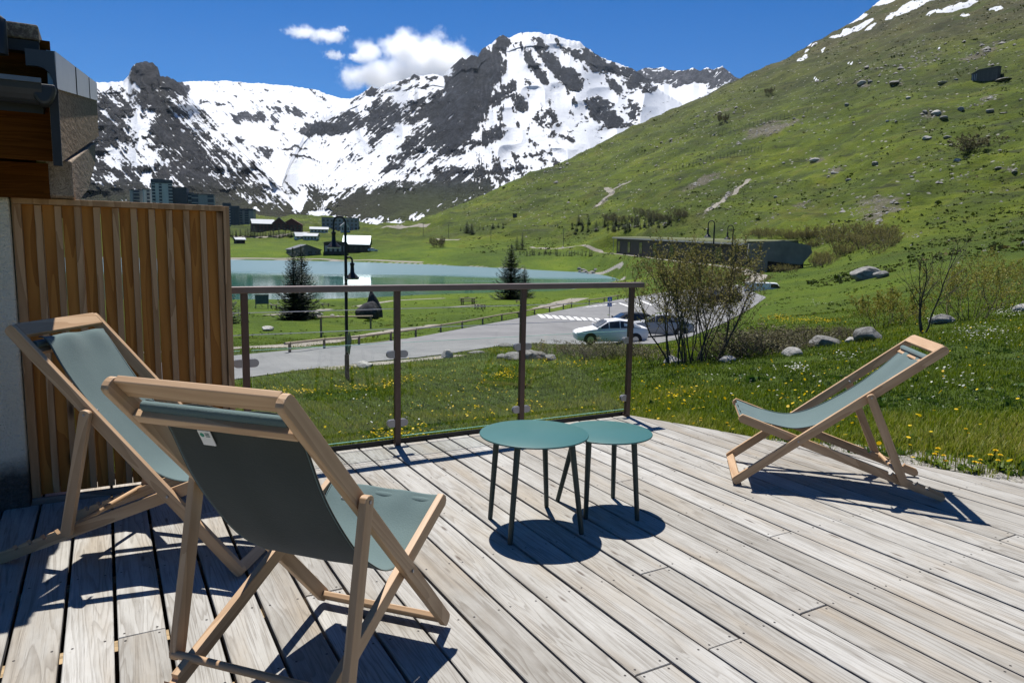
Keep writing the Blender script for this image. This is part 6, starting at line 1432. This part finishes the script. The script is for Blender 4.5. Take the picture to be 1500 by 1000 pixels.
# long gallery building and the concrete tunnel mouth
PA, PB_ = _pa, _pb; ex = unit((PB_ - PA) * np.array([1, 1, 0])); L_ = float(np.hypot(*(PB_ - PA)[:2])); R = empty('gallery_building', PA + unit(PA * np.array([1, 1, 0])) * 6.0, 'long low brown building with a grass roof and pale roof edge below the hillside', 'building', math.atan2(ex[1], ex[0]))
HA, HB = px_size(PA, 23), px_size(PB_, 33); dzb = PB_[2] - PA[2]
MB().hexa([(0, 0, -3), (L_, 0, dzb - 3), (L_, 9, dzb - 3), (0, 9, -3)], [(0, 0, HA), (L_, 0, dzb + HB), (L_, 9, dzb + HB), (0, 9, HA)]).build('wall', simple('brown_cladding_panels', (.055, .036, .024), .8, 0, .4, .7), R)
ov = px_size(PA, 22)
MB().hexa([(-ov, -1.2, HA + .01), (L_ + .5, -1.2, dzb + HB + .01), (L_ + .5, 10, dzb + HB + .01), (-ov, 10, HA + .01)], [(-ov, -1.2, HA + .42), (L_ + .5, -1.2, dzb + HB + .42), (L_ + .5, 10, dzb + HB + .42), (-ov, 10, HA + .42)]).build('roof', simple('pale_roof_edge', (.33, .31, .28), .8), R)
MB().hexa([(-ov + .2, -.9, HA + .43), (L_ + .3, -.9, dzb + HB + .43), (L_ + .3, 10, dzb + HB + .43), (-ov + .2, 10, HA + .43)], [(-ov + .2, -.7, HA + .75), (L_ + .3, -.7, dzb + HB + .75), (L_ + .3, 10, dzb + HB + 1.2), (-ov + .2, 10, HA + 1.0)]).build('turf', simple('roof_turf', (.085, .095, .035), .95, 0, .4, .8), R)
MB().tube([(-ov * .8, -.6, -1), (-ov * .8, -.6, HA)], .10, 8).build('column', M['zinc'], R)
for i in range(7):
    x = L_ * (.02 + i * .14); z = dzb * x / L_; h = HA + (HB - HA) * x / L_
    MB().box((x, -.12, z + h * .15), (x + L_ * .03, -.02, z + h * .8)).build('window', M['dark_glass'], R)
P0 = hit(1114, 399); R = empty('tunnel_portal', P0, 'grey concrete tunnel mouth dug into the slope right of the long brown building', 'tunnel', -math.atan2(P0[0], P0[1]) + .12); k = lambda px: px_size(P0, px)
cm = M['concrete']
MB().box((-k(9), 0, -2), (k(9), k(14), k(26))).build('pillar', cm, R)
MB().add([(-k(20), .3, k(19)), (k(56), .3, k(12)), (k(70), .3, k(30)), (k(66), .3, k(40)), (k(30), .3, k(47)), (-k(18), .3, k(41)), (-k(20), k(16), k(19)), (k(56), k(16), k(12)), (k(70), k(16), k(30)), (k(66), k(16), k(40)), (k(30), k(16), k(47)), (-k(18), k(16), k(41))], [(0, 1, 2, 3, 4, 5), (11, 10, 9, 8, 7, 6), (0, 6, 7, 1), (1, 7, 8, 2), (2, 8, 9, 3), (3, 9, 10, 4), (4, 10, 11, 5), (5, 11, 6, 0)]).build('lintel', cm, R)
MB().box((k(9.2), k(8), -2), (k(60), k(9), k(24))).build('recess_shade_panel', M['black_steel'], R)  # black panel paints in the darkness inside the tunnel mouth

# ------------------------------------------------------------------ clouds (scattering volumes far beyond the peaks)
def make_cloud(u, v, wpx, hpx, label, seed, puffs, dens=1.0, dist=9000.0):
    d = ray(u, v); d = d / np.linalg.norm(d); P = C0 + d * dist; W, H = wpx / FPX * dist, hpx / FPX * dist
    m = MB().box((-.62, -.55, -.62), (.62, .55, .62)); t = NT('cloud_volume')
    R = m.build('cloud', None); R.location = Vector(P); R.rotation_euler = (0, 0, -math.atan2(P[0], P[1])); R.scale = (W, W * .5, H)
    o = t.obj(); acc = None
    nz = t.n('ShaderNodeTexNoise'); wv = t.n('ShaderNodeVectorMath', operation='MULTIPLY'); t.L(o, wv.inputs[0]); wv.inputs[1].default_value = (1, .5, H / W); of = t.n('ShaderNodeVectorMath', operation='ADD'); t.L(wv.outputs[0], of.inputs[0]); of.inputs[1].default_value = (seed * 3.1, seed * 1.7, seed)
    t.L(of.outputs[0], nz.inputs['Vector']); nz.inputs['Scale'].default_value = 7.0; nz.inputs['Detail'].default_value = 7; nz.inputs['Roughness'].default_value = .62
    for (px, pz, rx, rz) in puffs:
        s_ = t.n('ShaderNodeVectorMath', operation='SUBTRACT'); t.L(o, s_.inputs[0]); s_.inputs[1].default_value = (px, 0, pz)
        q = t.n('ShaderNodeVectorMath', operation='MULTIPLY'); t.L(s_.outputs[0], q.inputs[0]); q.inputs[1].default_value = (1 / rx, 1 / .42, 1 / rz)
        ln = t.n('ShaderNodeVectorMath', operation='LENGTH'); t.L(q.outputs[0], ln.inputs[0]); e = t.math('SUBTRACT', 1.0, ln.outputs['Value'])
        acc = e if acc is None else t.math('MAXIMUM', acc, e)
    f = t.math('ADD', acc, t.math('MULTIPLY', t.math('SUBTRACT', nz.outputs['Fac'], .52), 2.3))
    den = t.math('MULTIPLY', t.rng(f, .0, .75, 0, 1, True), dens * 24.0 / W)
    vs = t.n('ShaderNodeVolumePrincipled'); vs.inputs['Color'].default_value = (1, 1, 1, 1); vs.inputs['Anisotropy'].default_value = .6; t.L(den, vs.inputs['Density']); t.L(vs.outputs[0], t.out.inputs['Volume'])
    t.m.cycles.volume_step_rate = .35 if hasattr(t.m, 'cycles') else 1
    R.data.materials.append(t.m); tag(R, label, 'cloud'); return R
make_cloud(598, 92, 190, 78, 'large white cumulus cloud rising behind the snowy ridge', 1, [(.12, .12, .36, .42), (-.02, .22, .2, .3), (.30, .0, .24, .36), (-.22, -.26, .30, .26), (.05, -.22, .45, .30), (-.28, .12, .12, .18)])
make_cloud(462, 51, 80, 26, 'flat white cloud streak above the snowfield, largest of the small ones', 2, [(-.2, .05, .34, .34), (.15, -.05, .38, .38), (.32, .05, .18, .3)], .5)
make_cloud(490, 81, 34, 18, 'small wispy cloud between the streak and the large cumulus', 3, [(0, 0, .46, .42)], .3)
make_cloud(521, 84, 26, 16, 'tiny round cloud just left of the large cumulus', 4, [(0, 0, .46, .42)], .3)
make_cloud(501, 43, 22, 12, 'tiny faint cloud at the upper right of the cloud streak', 5, [(0, 0, .46, .42)], .22)

# ------------------------------------------------------------------ thin mountain air
t = NT('thin_air'); vs = t.n('ShaderNodeVolumePrincipled'); vs.inputs['Color'].default_value = (.72, .84, 1, 1); vs.inputs['Density'].default_value = 1.5e-5; vs.inputs['Anisotropy'].default_value = .2; t.L(vs.outputs[0], t.out.inputs['Volume'])
hz = MB().box((-4300, -1700, -420), (4300, 5950, 1520)).build('haze', t.m); tag(hz, kind='stuff')
